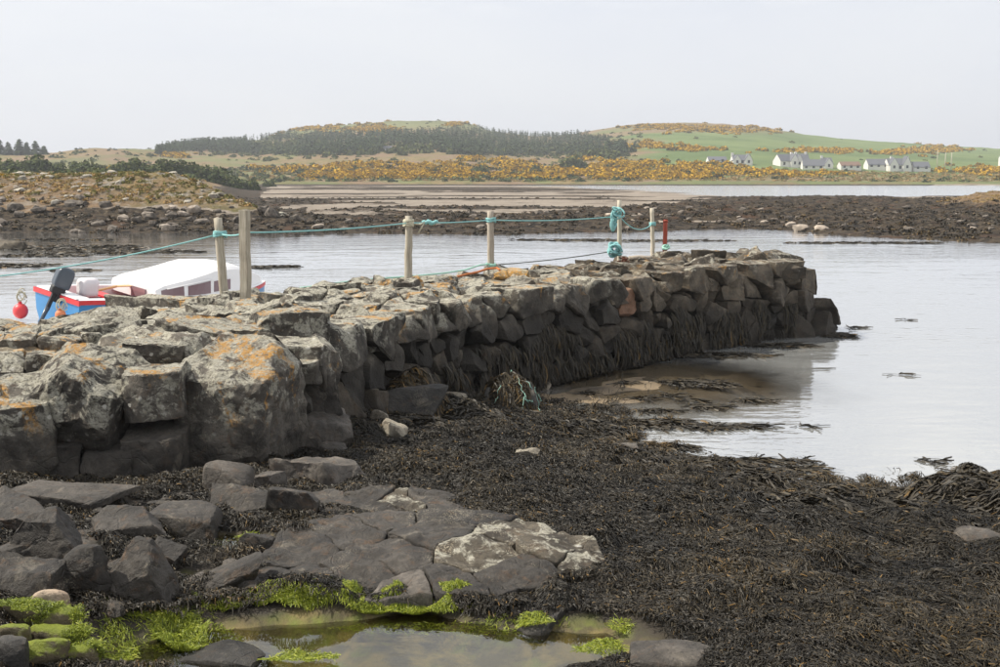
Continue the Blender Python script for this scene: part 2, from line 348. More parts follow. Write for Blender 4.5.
# ------------------------------------------------------------------ far and middle ground
def px_of(X, D): return 500 + FPX * X / D
SKY_X = [-500, -200, 0, 60, 100, 165, 200, 260, 300, 350, 400, 440, 470, 490, 530, 560, 600, 640, 680, 720, 760, 800, 850, 900, 950, 1000, 1200, 1500]
SKY_Y = [150, 150, 153, 153, 149, 150, 147, 141, 130, 126, 122.5, 122, 125, 132, 137, 137, 130, 124.5, 123.5, 125, 128.5, 135.5, 140.5, 143.5, 146.5, 149.5, 155, 156]
def land(X, D):
    """Height of the ground beyond the bay and what covers it: dark weed, sand, grass, green field."""
    px = px_of(X, D)
    n1 = fbm2(X, D, .09, 4, 1.5); n2 = fbm2(X, D, .5, 3, 4.5); n3 = fbm2(X, D, .022, 3, 9.5); ns = fbm2(X * .25, D, .11, 4, 2.5)
    Ds = np.interp(px, [-400, 0, 330, 500, 640, 750, 870, 1000, 1400], [66, 66, 65.5, 63.5, 66, 71, 63, 57, 54]) + n1 * 2.0
    Dw = np.interp(px, [250, 600, 720, 1000], [100, 102, 150, 158]) + n1 * 8
    z = np.full(np.shape(X), .1) + ns * .09
    bank = sm(D, Ds, Ds + 9) * (1 - sm(D, Dw - 22, Dw + 8))
    z = z + bank * (.34 + .22 * n1 + .2 * n2)
    z = z + np.where(px > 600, 1, .75) * sm(np.abs(n2 + .2), .25, .6) * bank * .12
    strip = sm(ns + .55 * n3, .12, .3) * sm(D, 95, 110) * (1 - sm(D, 300, 330))
    z = z + strip * .18
    # channel of water on the right
    ch = sm(px + ns * 60 + (D - 250) * 1.1, 560, 760) * sm(D + n1 * 8, 168, 182) * (1 - sm(D, 338, 346))
    z = z * (1 - ch) - .4 * ch
    md = np.exp(-(((px - 1000) / 55) ** 2 + ((D - 108) / 14) ** 2)); z = z + md * (1.15 + .15 * n2)
    # headland on the left
    Xl = np.interp(D, [55, 68, 80, 150, 330, 346], [-12.5, -11, -14, -34, -70, -74])
    m = np.minimum((Xl + 1.5 - X) / np.interp(D, [70, 120], [11, 20]), (D - Ds) / 17); m = m + n1 * .06
    top = np.interp(px, [-300, 0, 60, 140, 200, 260], [3.5, 3.35, 3.3, 3.5, 3.1, 2.5])
    hl = sm(m, -.02, 1.0)
    rocky = hl * (1 - sm(m, .8, 1.3)) * np.interp(D, [60, 110, 140], [1, 1, 0])
    # far land and hills
    Dr = np.interp(px, [-500, 120, 200, 300], [520, 520, 640, 850])
    zr = CAMZ + (HORY - np.interp(px, SKY_X, SKY_Y)) / FPX * Dr
    t = np.clip((D - 345) / (Dr - 345), 0, 1)
    far = sm(D, 336, 352) * .9 + (zr - .9) * t ** 1.12 - np.maximum(D - Dr, 0) * .03 + sm(D, 350, 420) * (n3 * 1.1 * (1 - .5 * t) + n1 * .35)
    lft = top * hl + sm(D, 120, 340) * (1 - sm(D, 336, 352)) * hl * np.interp(px, [0, 250], [1.6, .2])
    zl = np.maximum(z * (1 - sm(m, .0, .25)), lft + rocky * (.3 * n2 + .35 * n1))
    inland = sm(m, 0, .15) * (1 - sm(D, 340, 352))
    z = np.where(m > 0, zl, z)
    fl = sm(D, 336, 352); base = z * (1 - fl) + fl * np.maximum(far, np.where(px < 250, top * (1 - sm(D, 346, 480)), 0))
    z = base - .95 * (1 - sm(D, Ds - 3, Ds + 1.2)) * (1 - sm(hl, .1, .4))
    weed = np.clip(np.maximum(np.maximum(bank * sm(.75 + n2 * .5 + n1 * .4, .2, .45), strip), sm(D, Ds - 6, Ds + 2) * (1 - sm(D, Ds + 4, Ds + 9))) - md * 1.2, 0, 1)
    weed = np.where(m > 0, np.maximum(weed * (1 - sm(m, .1, .3)), 1 - sm(z + n2 * .35 + n1 * .3, 1.05, 1.45)), weed)
    fb = sm(D, 322, 330) * (1 - sm(z + n1 * .1, .55, .85)) * (1 - sm(px, 915, 945)); weed = np.maximum(weed, fb * (px > 255))
    grass = np.maximum((m > 0) * sm(m, .0, .2) * sm(z + n2 * .3, 1.05, 1.5), sm(D, 342, 348)) ; grass = np.maximum(grass, md * 1.3)
    yh = HORY - (z - CAMZ) / D * FPX
    field = sm(D, 350, 380) * np.clip(sm(px + n3 * 60, 610, 660) * sm(yh + n3 * 3, 129, 137) + sm(px, 800, 830), 0, 1) * (1 - .8 * sm(yh + n3 * 2, 174, 180))
    field = np.maximum(field, sm(D, 338, 344) * (1 - sm(D, 350 + n1 * 8, 362 + n1 * 8)) * .75 * sm(n1 + n3, -.5, .4) * (px > 240))
    field = np.maximum(field, .55 * (px < 300) * sm(D, 150, 210) * sm(n3, -.1, .25))
    field = np.maximum(field, .6 * sm(D, 700, 780) * (px > 240) * (px < 500))
    return z, np.clip(weed, 0, 1), np.clip(grass, 0, 1), np.clip(field, 0, 1), np.clip(rocky, 0, 1)
FANS = []
def land_at(X, D):                        # height, weed, grass looked up in the finished ground sheets
    d0, d1, nr, A, arr = FANS[0] if D < FANS[0][1] or len(FANS) == 1 else FANS[1]
    i = min(max(math.log(max(D, d0) / d0) / math.log(d1 / d0) * (nr - 1), 0), nr - 1.001); j = min(max((X / D - A[0]) / (A[1] - A[0]), 0), len(A) - 1.001)
    a, b = int(i), int(j); u, v = i - a, j - b; q = arr[:, a:a + 2, b:b + 2]
    return (q[:, 0, 0] * (1 - v) + q[:, 0, 1] * v) * (1 - u) + (q[:, 1, 0] * (1 - v) + q[:, 1, 1] * v) * u
def land_z(X, D): return float(land_at(X, D)[0])

m, t = material('far_ground'); P, Nn = t.pos()
aw = t.attr('weed')[2]; ag = t.attr('grass')[2]; af = t.attr('field')[2]; ar = t.attr('rocky')[2]
nA = t.noise(P, .35, 6, .65); nB = t.noise(P, 1.7, 6, .7); nC = t.noise(P, .05, 5, .6)
sand = t.mix(nA, (.23, .19, .15), (.38, .33, .275)); sand = t.mix(t.math('MULTIPLY', t.step(t.noise(t.vmul(P, (.25, 1, 1)), .5, 5, .65), .54, .62), .75), sand, (.07, .055, .04))
wd = t.mix(t.step(nB, .38, .6), (.012, .0105, .009), (.075, .056, .037)); wd = t.mix(t.math('MULTIPLY', t.step(t.noise(P, 3.1, 5, .75), .57, .66), .7), wd, (.24, .2, .15)); wd = t.mix(t.math('MULTIPLY', t.step(nA, .55, .65), .5), wd, (.1, .05, .028))
col = t.mix(t.step(t.math('ADD', aw, t.math('MULTIPLY', t.math('SUBTRACT', nB, .5), .7)), .35, .6), sand, wd)
moor = t.mix(t.step(nA, .38, .62), (.13, .12, .045), (.24, .17, .08)); moor = t.mix(t.step(nC, .42, .6), moor, t.mix(nB, (.17, .11, .075), (.25, .18, .1)))
gf = t.mix(t.step(t.noise(P, .02, 4, .6), .35, .65), (.095, .14, .045), (.15, .195, .07))
gr = t.mix(af, moor, gf)
rk = t.mix(t.step(t.noise(P, 1.1, 6, .7), .42, .6), (.1, .085, .065), (.36, .33, .29)); rk = t.mix(t.step(t.noise(P, .8, 5, .7), .55, .65), rk, (.3, .17, .06))
gr = t.mix(t.math('MULTIPLY', ar, t.step(t.noise(P, .9, 5, .7, .4), .47, .55)), gr, rk)
col = t.mix(t.step(t.math('ADD', ag, t.math('MULTIPLY', t.math('SUBTRACT', nB, .5), .6)), .3, .6), col, gr)
t.out(t.pbsdf(col, .9, t.bump(t.math('ADD', nB, nA), 1.0, .5), .15)); M['farground'] = m

def fan(name, d0, d1, nr, pxs):
    D = d0 * (d1 / d0) ** np.linspace(0, 1, nr); A = (np.asarray(pxs) - 500) / FPX
    DD, AA = np.meshgrid(D, A, indexing='ij'); X = DD * AA
    z, wv, g, f, rk = land(X, DD)
    V = np.stack([X, DD, z], -1).reshape(-1, 3); FANS.append((d0, d1, nr, A, np.stack([z, wv, g])))
    return tag(link(name, mesh_np(name, V, grid_faces(nr, len(A)), M['farground'], True, None,
               {'weed': wv.ravel(), 'grass': g.ravel(), 'field': f.ravel(), 'rocky': rk.ravel()})), kind='structure')
fan('tidal_flat', 44, 346, 330, np.linspace(-260, 1260, 480))
fan('hills', 346, 1500, 150, np.linspace(-260, 1260, 480))
# seabed sheet out to the horizon
m, t = material('seabed_mud'); P, _ = t.pos()
t.out(t.pbsdf(t.mix(t.noise(P, .4, 6, .65), (.13, .1, .07), (.27, .215, .16)), .9)); M['mud'] = m
V = np.array([[-2500, -60, -1.25], [2500, -60, -1.25], [2500, 4000, -1.25], [-2500, 4000, -1.25]])
tag(link('seabed', mesh_np('seabed', V, np.array([[0, 1, 2, 3]]), M['mud'])), kind='structure')
V = np.array([[-420, 3, 0], [420, 3, 0], [420, 150, 0], [-420, 150, 0], [420, 356, 0], [-420, 356, 0]])
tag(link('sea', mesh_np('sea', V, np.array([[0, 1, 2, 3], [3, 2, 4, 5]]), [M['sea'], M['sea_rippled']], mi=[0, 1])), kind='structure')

# ------------------------------------------------------------------ beach in front: height from places read off the photograph
CTRL = [(-60, 700, 1.3), (0, 700, 1.2), (200, 700, 1.12), (400, 700, 1.12), (600, 700, 1.17), (800, 700, 1.28), (1000, 700, 1.15), (1150, 700, 1.0),
        (0, 620, 1.3), (80, 620, 1.25), (150, 610, 1.18), (300, 612, 1.17), (450, 612, 1.17), (620, 630, 1.18), (800, 620, 1.16), (1000, 620, .98), (1120, 600, .8),
        (0, 560, 1.28), (130, 560, 1.22), (260, 565, 1.2), (450, 560, 1.18), (650, 560, 1.08), (850, 560, .86), (1000, 560, .68),
        (0, 500, 1.08), (120, 500, 1.05), (230, 500, 1.02), (350, 490, .97), (500, 490, .86), (620, 490, .68), (720, 495, .4), (850, 520, .42), (930, 510, .22),
        (0, 478, .9), (100, 478, .86), (200, 475, .8), (280, 470, .76), (340, 440, .68), (430, 435, .5), (500, 440, .48), (540, 420, .27), (600, 443, .06), (650, 455, .07), (700, 468, .05),
        (760, 477, .03), (820, 488, .02), (900, 496, .02), (965, 490, .18), (1000, 500, .26), (1060, 500, .3),
        (330, 415, .66), (380, 405, .5), (430, 400, .4), (480, 395, .2), (530, 395, .06), (570, 385, -.05), (560, 405, .0), (620, 365, -.03), (650, 400, -.06), (700, 420, -.12), (700, 360, -.12), (760, 400, -.35),
        (800, 440, -.3), (900, 460, -.25), (900, 400, -.7), (1000, 450, -.4), (850, 340, -.7), (760, 350, -.3), (1100, 420, -.8), (1000, 380, -.9)]
cp = np.array([hit(*c) for c in CTRL])
ext = [(-9, 4, 1.5), (-9, 8, 1.5), (-9, 12, 1.3), (-7, 10, 1.1), (-5, 12, .9), (-3, 13, .7), (-2, 17, .2), (0, 20, -.1), (3, 24, -.4), (-7, 17, -.35), (-9, 17, -.3), (-4, 20, -.6), (-9, 24, -.6), (0, 27, -.9), (6, 27, -1), (-5, 31, -.9), (4, 31, -1),
       (14, 16, -1), (14, 26, -1), (10, 30, -1), (9, 9, .3), (9, 6, .8), (0, 3.2, 1.3), (5, 3.2, 1.3), (-5, 3.2, 1.5), (13, 8, .1), (13, 11, -.5)]
CPX = np.vstack([cp, np.array(ext, float)])
def _phi(r): return np.sqrt(r * r + .6)
_A = _phi(np.linalg.norm(CPX[:, None, :2] - CPX[None, :, :2], axis=2)) + np.eye(len(CPX)) * -.02
_W = np.linalg.solve(_A, CPX[:, 2] - .5)
POOLS = [(*hit(360, 656, 1.13)[:2], 1.38, .5, 1.13, .09), (*hit(222, 540, 1.2)[:2], .36, .2, 1.165, .07), (*hit(200, 580, 1.17)[:2], .2, .1, 1.165, .05)]
SC = hit(640, 390, 0)
def sandq(X, Y):
    u, v = X - SC[0], Y - SC[1]; return np.hypot((u * .8 + v * .6) / 2.2, (v * .8 - u * .6) / 1.25) + fbm2(X, Y, 1.3, 3, 9.1) * .22
def beach(X, Y):
    X = np.asarray(X, float); Y = np.asarray(Y, float); z = np.zeros(X.shape); sh = X.shape
    xf, yf = X.ravel(), Y.ravel(); zf = np.empty(len(xf))
    for i in range(0, len(xf), 20000):
        s = slice(i, i + 20000); zf[s] = _phi(np.hypot(xf[s, None] - CPX[:, 0], yf[s, None] - CPX[:, 1])) @ _W + .5
    z = zf.reshape(sh)
    k = sm(z, -.1, .3)
    z = z + (fbm2(X, Y, .9, 3, 3.3) * .055 + fbm2(X, Y, 3.2, 3, 8.1) * .028) * (.35 + .65 * k)
    sq = 1 - sm(sandq(X, Y), .7, 1.1); z = z * (1 - sq) + sq * (.004 + .014 * fbm2(X * .5, Y, 1.6, 3, 6.6) - .05 * sm(X, SC[0] - .2, SC[0] + 1.8))
    for (cx, cy, rx, ry, pz, dp) in POOLS:
        q = np.hypot((X - cx) / rx, (Y - cy) / ry) + fbm2(X, Y, 2.3, 3, 5.5) * .16
        z = np.where(q < 1.35, np.maximum(z, pz + .02 + .03 * sm(q, 1, 1.2)), z)
        mk = 1 - sm(q, .72, 1.06); z = z * (1 - mk) + mk * (pz - dp * .8 + fbm2(X, Y, 3, 3, 1.1) * .055)
    return z
gx = np.arange(-9.5, 15.5, .075); gy = np.arange(2.6, 32, .075)
GY, GX = np.meshgrid(gy, gx, indexing='ij'); GZ = beach(GX, GY)
def beach_at(X, Y):
    fx = np.clip((np.asarray(X) - gx[0]) / .075, 0, len(gx) - 1.001); fy = np.clip((np.asarray(Y) - gy[0]) / .075, 0, len(gy) - 1.001)
    i = fx.astype(int); j = fy.astype(int); u = fx - i; v = fy - j
    return (GZ[j, i] * (1 - u) + GZ[j, i + 1] * u) * (1 - v) + (GZ[j + 1, i] * (1 - u) + GZ[j + 1, i + 1] * u) * v
sandm = (1 - sm(GZ + fbm2(GX, GY, 1.4, 3, 2.2) * .05, -.02, .1))
poolm = np.zeros(GX.shape)
for (cx, cy, rx, ry, pz, dp) in POOLS: poolm = np.maximum(poolm, 1 - sm(np.hypot((GX - cx) / rx, (GY - cy) / ry) + fbm2(GX, GY, 2.3, 3, 5.5) * .16 + fbm2(GX, GY, 9, 2, 1.5) * .05, .86, 1.02))
m, t = material('beach_ground'); P, _ = t.pos(); a = t.attr('sand')[2]; pm = t.attr('poolbed')[2]
mudc = t.mix(t.noise(P, 6, 6, .7), (.012, .01, .008), (.05, .04, .028))
sd_ = t.mix(t.noise(P, 2.5, 6, .65), (.17, .125, .075), (.26, .2, .13)); sd_ = t.mix(t.step(t.noise(P, 3, 5, .6, .5), .58, .66), sd_, (.06, .045, .025))
pb = t.mix(t.step(t.noise(P, 4.5, 6, .65, .5), .4, .6), (.085, .07, .03), (.22, .17, .06)); pb = t.mix(t.step(t.noise(P, 3.1, 5, .6), .5, .65), pb, (.15, .17, .03))
col = t.mix(a, mudc, sd_); col = t.mix(pm, col, pb)
t.out(t.pbsdf(col, t.math('SUBTRACT', .75, t.math('MULTIPLY', a, .35)), t.bump(t.noise(P, 30, 6, .7), .6, .015), .4)); M['beach'] = m
tag(link('beach', mesh_np('beach', np.stack([GX, GY, GZ], -1).reshape(-1, 3), grid_faces(len(gy), len(gx)), M['beach'], True, None,
         {'sand': sandm.ravel(), 'poolbed': poolm.ravel()})), kind='structure')
for (cx, cy, rx, ry, pz, dp) in POOLS:
    an = np.linspace(0, 2 * np.pi, 40, endpoint=False)
    V = np.vstack([[cx, cy, pz], np.stack([cx + rx * 1.22 * np.cos(an), cy + ry * 1.22 * np.sin(an), np.full(40, pz)], 1)])
    F = np.array([[0, 1 + i, 1 + (i + 1) % 40] for i in range(40)])
    tag(link('rock_pool', mesh_np('rock_pool', V, F, M['pool'])), kind='structure')

# ------------------------------------------------------------------ stone pier
FR = np.array([(-7.5, 9.3), (-4.4, 9.75), (-2.15, 10.3), (-2.05, 12.0), (-1.45, 14.1), (-.73, 16.1), (1.03, 18.8), (4.0, 22.0), (5.9, 23.5), (6.7, 24.3)])
BK = np.array([(-9.5, 11.5), (-6.0, 12.6), (-5.2, 14.1), (-4.2, 15.5), (-3.1, 17.2), (-1.26, 19.75), (0.0, 22.5), (3.2, 25.4), (5.5, 26.0), (6.3, 25.6)])
ZT = np.array([1.86, 1.8, 1.74, 1.75, 1.72, 1.66, 1.6, 1.62, 1.66, 1.6])
segl = np.r_[0, np.cumsum(np.hypot(*np.diff(FR, axis=0).T))]
def front(s): return np.stack([np.interp(s, segl, FR[:, 0]), np.interp(s, segl, FR[:, 1])], -1)
def back(s): return np.stack([np.interp(s, segl, BK[:, 0]), np.interp(s, segl, BK[:, 1])], -1)
def ztop(s): return np.interp(s, segl, ZT)
LEN = segl[-1]
pier = tag(empty('stone_pier', (1.0, 20.5, 0)), 'long low pier of rough dry stone curving into the bay, dark weed on its wall', 'pier')
PO = np.array([1.0, 20.5, 0])
# core: rubble and turf the stones sit in
ss = np.linspace(0, LEN, 240); ww = np.linspace(0, 1, 30)
SSg, WW = np.meshgrid(ss, ww, indexing='ij'); Fp, Bp = front(SSg), back(SSg)
inn = .22 / 3
Pp = Fp + (Bp - Fp) * (inn + WW * (1 - inn))[..., None]
crown = .05 * np.sin(np.pi * WW)
CZ = ztop(SSg) - .1 + crown + fbm2(Pp[..., 0], Pp[..., 1], 1.6, 4, 6.1) * .06 + fbm2(Pp[..., 0], Pp[..., 1], 6, 3, 2.1) * .02
for k in range(2):
    CZ[:, k] -= (2 - k) * .06; CZ[:, -1 - k] -= (2 - k) * .12
top = np.dstack([Pp, CZ]); lowF = top[:, :1].copy(); lowF[..., 2] = -1.0; lowB = top[:, -1:].copy(); lowB[..., 2] = -1.0
lowB[..., :2] += (BK.mean(0) - FR.mean(0)) * .12
V = np.concatenate([lowF, top, lowB], 1); nn = V.shape[1]
endc = V[-1].copy()
V = np.concatenate([V, np.array([np.r_[V[-1, :, :2].mean(0), -1]]).repeat(nn, 0)[None]], 0)
V[-1, :, :2] = .5 * V[-2, :, :2] + .5 * V[-2, :, :2].mean(0) + np.array([.05, .0]); V[-1, :, 2] = -1
def core_z(x, y):
    d = (Pp[..., 0] - x) ** 2 + (Pp[..., 1] - y) ** 2; i = np.unravel_index(d.argmin(), d.shape); return float(CZ[i])
m, t = material('pier_core_rubble'); P, Nn = t.pos(); z = t.sep(P)[2]
c = t.mix(t.step(t.noise(P, 5, 7, .7), .35, .65), (.1, .08, .055), (.26, .225, .165)); c = t.mix(t.step(t.noise(P, 1.6, 6, .65, .5), .54, .66), c, (.27, .155, .06))
c = t.mix(t.step(t.noise(P, 3.3, 6, .7, .4), .58, .66), c, (.06, .05, .035)); c = t.mix(t.step(t.noise(P, 8, 7, .75), .6, .66), c, (.5, .47, .4))
c = t.mix(t.step(z, 1.2, .8), c, (.012, .011, .009))
t.out(t.pbsdf(c, .9, t.bump(t.math('ADD', t.noise(P, 9, 8, .7), t.math('MULTIPLY', t.vor(P, 12), .6)), 1, .05), .2)); M['core'] = m
link('rubble_core', mesh_np('rubble_core', V.reshape(-1, 3) - PO, grid_faces(V.shape[0], nn)[:, ::-1], M['core']), pier)

n_stone = 0
def stone(V, F, mat, name='stone', label=None):
    global n_stone; n_stone += 1
    c = V.mean(0); o = link(name, rocky(mesh_np(name, V - c, F, mat)), pier, c - PO)
    if label: o['label'] = label
    return o
def frame_at(s):
    e = .25; T = front(np.array([min(s + e, LEN)]))[0] - front(np.array([max(s - e, 0)]))[0]; T /= np.linalg.norm(T)
    return np.array([T[0], T[1], 0]), np.array([T[1], -T[0], 0])       # tangent, outward normal
# wall stones: irregular cells in (along, up)
srt = np.random.RandomState(5)
S0 = segl[2] + .35
pts = []
s_end = LEN + 1.0
for row, (ta, tb, wid) in enumerate([(.0, .3, .42), (.28, .34, .45), (.6, .36, .5), (.92, .38, .55), (1.24, .5, .8)]):
    s = S0 + srt.uniform(0, .3)
    while s < s_end:
        big = 1.55 if s > LEN - 3.2 else (1.25 if s < S0 + 3 else 1.0)
        wd_ = wid * big * srt.choice([.45, .7, .95, 1.2, 1.6], p=[.2, .22, .24, .2, .14]) * srt.uniform(.85, 1.15)
        pts.append((s + wd_ / 2, ta + .16 + srt.uniform(-.13, .13), wd_, row)); s += wd_
pts = np.array(pts)
def wall_pos(s):
    if s <= LEN: T, Nn_ = frame_at(s); return np.r_[front(np.array([s]))[0], 0], T, Nn_
    a = (s - LEN) / 1.0 * 1.35; T, Nn_ = frame_at(LEN); c, sn = math.cos(a), math.sin(a); r_ = .55      # round the pier head
    base = np.r_[front(np.array([LEN]))[0], 0] - Nn_ * r_
    N2 = Nn_ * c + T * sn; T2 = -Nn_ * sn + T * c
    return base + N2 * (r_ + .1), T2, N2
for i, (s, tt, wd_, row) in enumerate(pts):
    d = pts[:, :2] - pts[i, :2]; L = np.hypot(d[:, 0], d[:, 1]); nb = np.argsort(L)[1:10]
    base, T, Nn_ = wall_pos(s); zt_ = float(ztop(min(s, LEN)))
    scz = zt_ / 1.66
    gz = float(beach_at(base[0] + Nn_[0] * .3, base[1] + Nn_[1] * .3))
    if tt * scz < gz - .35: continue
    if s > LEN - .1 and row > 3 - int((s - LEN + .1) / .38): continue
    pl = [(np.array([d[j, 0], d[j, 1], 0]) / L[j], L[j] / 2 - srt.uniform(.0, .022)) for j in nb]
    proud = srt.uniform(.0, .13) + (.1 if row == 4 else 0)
    tiltn = np.array([srt.randn() * .16, srt.randn() * .16 + (.12 if row < 4 else .0), 1]); tiltn /= np.linalg.norm(tiltn)
    depth = .34
    pl += [(tiltn, depth * .5 + proud), (np.array([0, 0, -1.]), depth), (np.array([0, -1., 0]), .34), (np.array([0, 1., 0]), .3 if row < 4 else zt_ / scz - tt + srt.uniform(-.02, .06))]
    pl += [(np.array([1., 0, 0]), wd_ * .62), (np.array([-1., 0, 0]), wd_ * .62)]
    for k in range(3):
        v = srt.randn(3); v[2] = abs(v[2]) * .8; v /= np.linalg.norm(v); pl.append((v, min(wd_ * .5, .42) * srt.uniform(.8, 1.05)))
    far_end = s > LEN - 3.4
    lod = 4 if (row >= 3 and s < S0 + 7) else 3 if (s < S0 + 9 or row >= 2 or far_end) else 2
    V, F = hull_poly(pl, srt.uniform(.03, .06), 3 if lod > 2 else 2, .08 if lod > 2 else .12, .12, i * .61 + 2, .03)
    lean = (zt_ - tt * scz) * (.12 + .3 * float(sm(s, LEN - .6, LEN + .5)))
    Wd = base + T * V[:, :1] + np.array([0, 0, 1.]) * ((V[:, 1:2] + tt) * scz) + Nn_ * (V[:, 2:3] - .12 + lean)
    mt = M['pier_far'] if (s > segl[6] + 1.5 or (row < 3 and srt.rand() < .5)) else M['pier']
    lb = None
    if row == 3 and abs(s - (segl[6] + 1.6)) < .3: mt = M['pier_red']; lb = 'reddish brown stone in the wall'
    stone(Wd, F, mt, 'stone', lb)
# paving stones over the top: cells between neighbours
cand = []
prs = np.random.RandomState(21)
tries = 0
while tries < 6000 and len(cand) < 190:
    tries += 1
    s = prs.uniform(.9, LEN - .1); wv = prs.uniform(.04, .97)
    near = s < segl[5]
    p = front(np.array([s]))[0] * (1 - wv) + back(np.array([s]))[0] * wv
    if s < segl[2] + .4 and wv < .2: continue
    mind = .36 if near else .5
    if not near and prs.rand() < .25: continue
    if all(np.hypot(p[0] - q[0], p[1] - q[1]) > mind * (1.0 if prs.rand() < .7 else 1.5) for q in cand): cand.append((p[0], p[1], s, wv))
cand = np.array(cand)
for i, (x, y, s, wv) in enumerate(cand):
    d = cand[:, :2] - cand[i, :2]; L = np.hypot(d[:, 0], d[:, 1]); nb = np.argsort(L)[1:11]
    mx = .46 if s < segl[5] else .36
    pl = [(np.array([d[j, 0], d[j, 1], 0]) / L[j], min(L[j] / 2 - prs.uniform(.004, .035), mx)) for j in nb]
    for k in range(6):
        a = prs.uniform(0, 6.28); pl.append((np.array([math.cos(a), math.sin(a), 0]), mx * prs.uniform(.75, 1.1)))
    tn = np.array([prs.randn() * .13, prs.randn() * .13, 1]); tn /= np.linalg.norm(tn)
    hgt = prs.uniform(.05, .17) if s < segl[5] else prs.uniform(.03, .1) if s < LEN - 3.2 else prs.uniform(.06, .18)
    pl += [(tn, hgt), (np.array([0, 0, -1.]), .16)]
    for k in range(4):
        a = prs.uniform(0, 6.28); v = np.array([math.cos(a), math.sin(a), prs.uniform(.5, 1.4)]); v /= np.linalg.norm(v); pl.append((v, prs.uniform(.14, .3)))
    V, F = hull_poly(pl, prs.uniform(.025, .05), 3, .08 if s < segl[5] else .12, .16, i * .43 + 50, .05)
    if s > LEN - 3.5: V = V * np.array([1.1, 1.1, 1.05])
    edge = .0 if wv > .18 else -.05
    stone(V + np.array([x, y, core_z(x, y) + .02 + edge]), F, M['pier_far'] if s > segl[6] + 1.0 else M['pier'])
# the large boulders of the near wall, one by one: (px, py, depth, half sizes, yaw, material, label)
HERO = [(4, 432, 9.2, (.46, .4, .4), .2, 'hero', 'pale lichened boulder at the left end of the wall', 1, .15),
        (76, 397, 9.5, (.56, .5, .45), -.25, 'hero', 'big boulder with orange and white lichen crust', 27, .13),
        (156, 392, 9.65, (.29, .35, .25), .1, 'hero', 'small lichened block wedged between two big boulders', 3, .1),
        (234, 411, 10.0, (.48, .5, .54), -.12, 'hero', 'squared grey block with a pale flat top', 31, .045),
        (160, 450, 9.6, (.29, .3, .23), .05, 'hero_dark', 'dark block low in the wall', 5, .1),
        (105, 462, 9.5, (.22, .3, .2), .25, 'hero_dark', None, 6, .15), (45, 463, 9.35, (.34, .35, .22), .1, 'hero_dark', None, 7, .15),
        (-45, 455, 9.4, (.4, .4, .3), .1, 'hero_dark', None, 14, .15),
        (-60, 410, 9.3, (.5, .45, .4), .4, 'hero', None, 15, .15),
        (318, 434, 11.0, (.33, .35, .22), .3, 'shore_grey', 'smooth grey rock at the foot of the wall', 8, .1),
        (288, 330, 12.2, (.42, .5, .26), .25, 'hero', 'lichen spotted capstone at the bend of the wall', 9, .1),
        (300, 388, 11.3, (.32, .4, .32), .4, 'hero_dark', None, 10, .12),
        (160, 355, 10.7, (.36, .35, .16), .1, 'hero', 'flat slab behind the boulders', 11, .1),
        (90, 330, 12.0, (.5, .35, .17), .3, 'hero', None, 12, .12), (215, 335, 11.6, (.55, .35, .13), -.1, 'hero', 'wide flat slab with orange lichen', 13, .08),
        (20, 352, 11.2, (.5, .4, .17), .0, 'hero', None, 16, .12)]
for (px, py, dp, hs, yaw, mt, lb, sd_i, jit) in HERO:
    rnd = np.random.RandomState(sd_i + 40)
    V, F = hull_poly(box_planes(rnd, *hs, jit=jit, ch=5 if jit > .08 else 3, chd=(.96, 1.15)), .04, 5, .04, .085, sd_i * 1.7, .035)
    CUST = {27: [((-.5, -.4, .78), .35), ((.55, -.15, .8), .4), ((.12, -.95, .2), .44), ((.1, -.8, -.6), .47), ((-1, 0, -.1), .57), ((1, 0, -.25), .55), ((.1, 0, 1), .4), ((0, 0, -1), .42), ((0, 1, 0), .5), ((-.7, -.7, -.1), .6), ((.75, -.6, .1), .58)],
            31: [((0, -1, .1), .46), ((-1, -.08, 0), .48), ((1, -.12, -.05), .48), ((.03, -.4, 1), .5), ((0, 0, -1), .52), ((0, 1, 0), .5), ((.1, -.75, -.6), .62), ((.75, -.1, .65), .64), ((-.6, -.1, .75), .66), ((.7, -.7, 0), .6)]}
    if sd_i in CUST: V, F = hull_poly([(np.array(n_) / np.linalg.norm(n_), d_) for n_, d_ in CUST[sd_i]], .045, 5, .04, .1, sd_i * 1.7, .04)
    c, s_ = math.cos(yaw), math.sin(yaw); V = V @ np.array([[c, s_, 0], [-s_, c, 0], [0, 0, 1]])
    stone(V + at_depth(px, py, dp + hs[1] * .6), F, M[mt], 'boulder', lb)
M['lichen_orange'] = rock_material('orange_lichen_stone', (.16, .12, .06), (.3, .24, .15), (-9, -8), .2, 1.6, None)
g = at_depth(512, 280, 20.6); V, F = hull_rock(box_planes(np.random.RandomState(3), .34, .3, .14), (.34, .3, .14), 3, 30, .12, 4.4, 2.2, .05)
stone(V + np.array([g[0], g[1], core_z(g[0], g[1]) + .07]), F, M['lichen_orange'], 'stone', 'flat stone thick with yellow orange lichen')

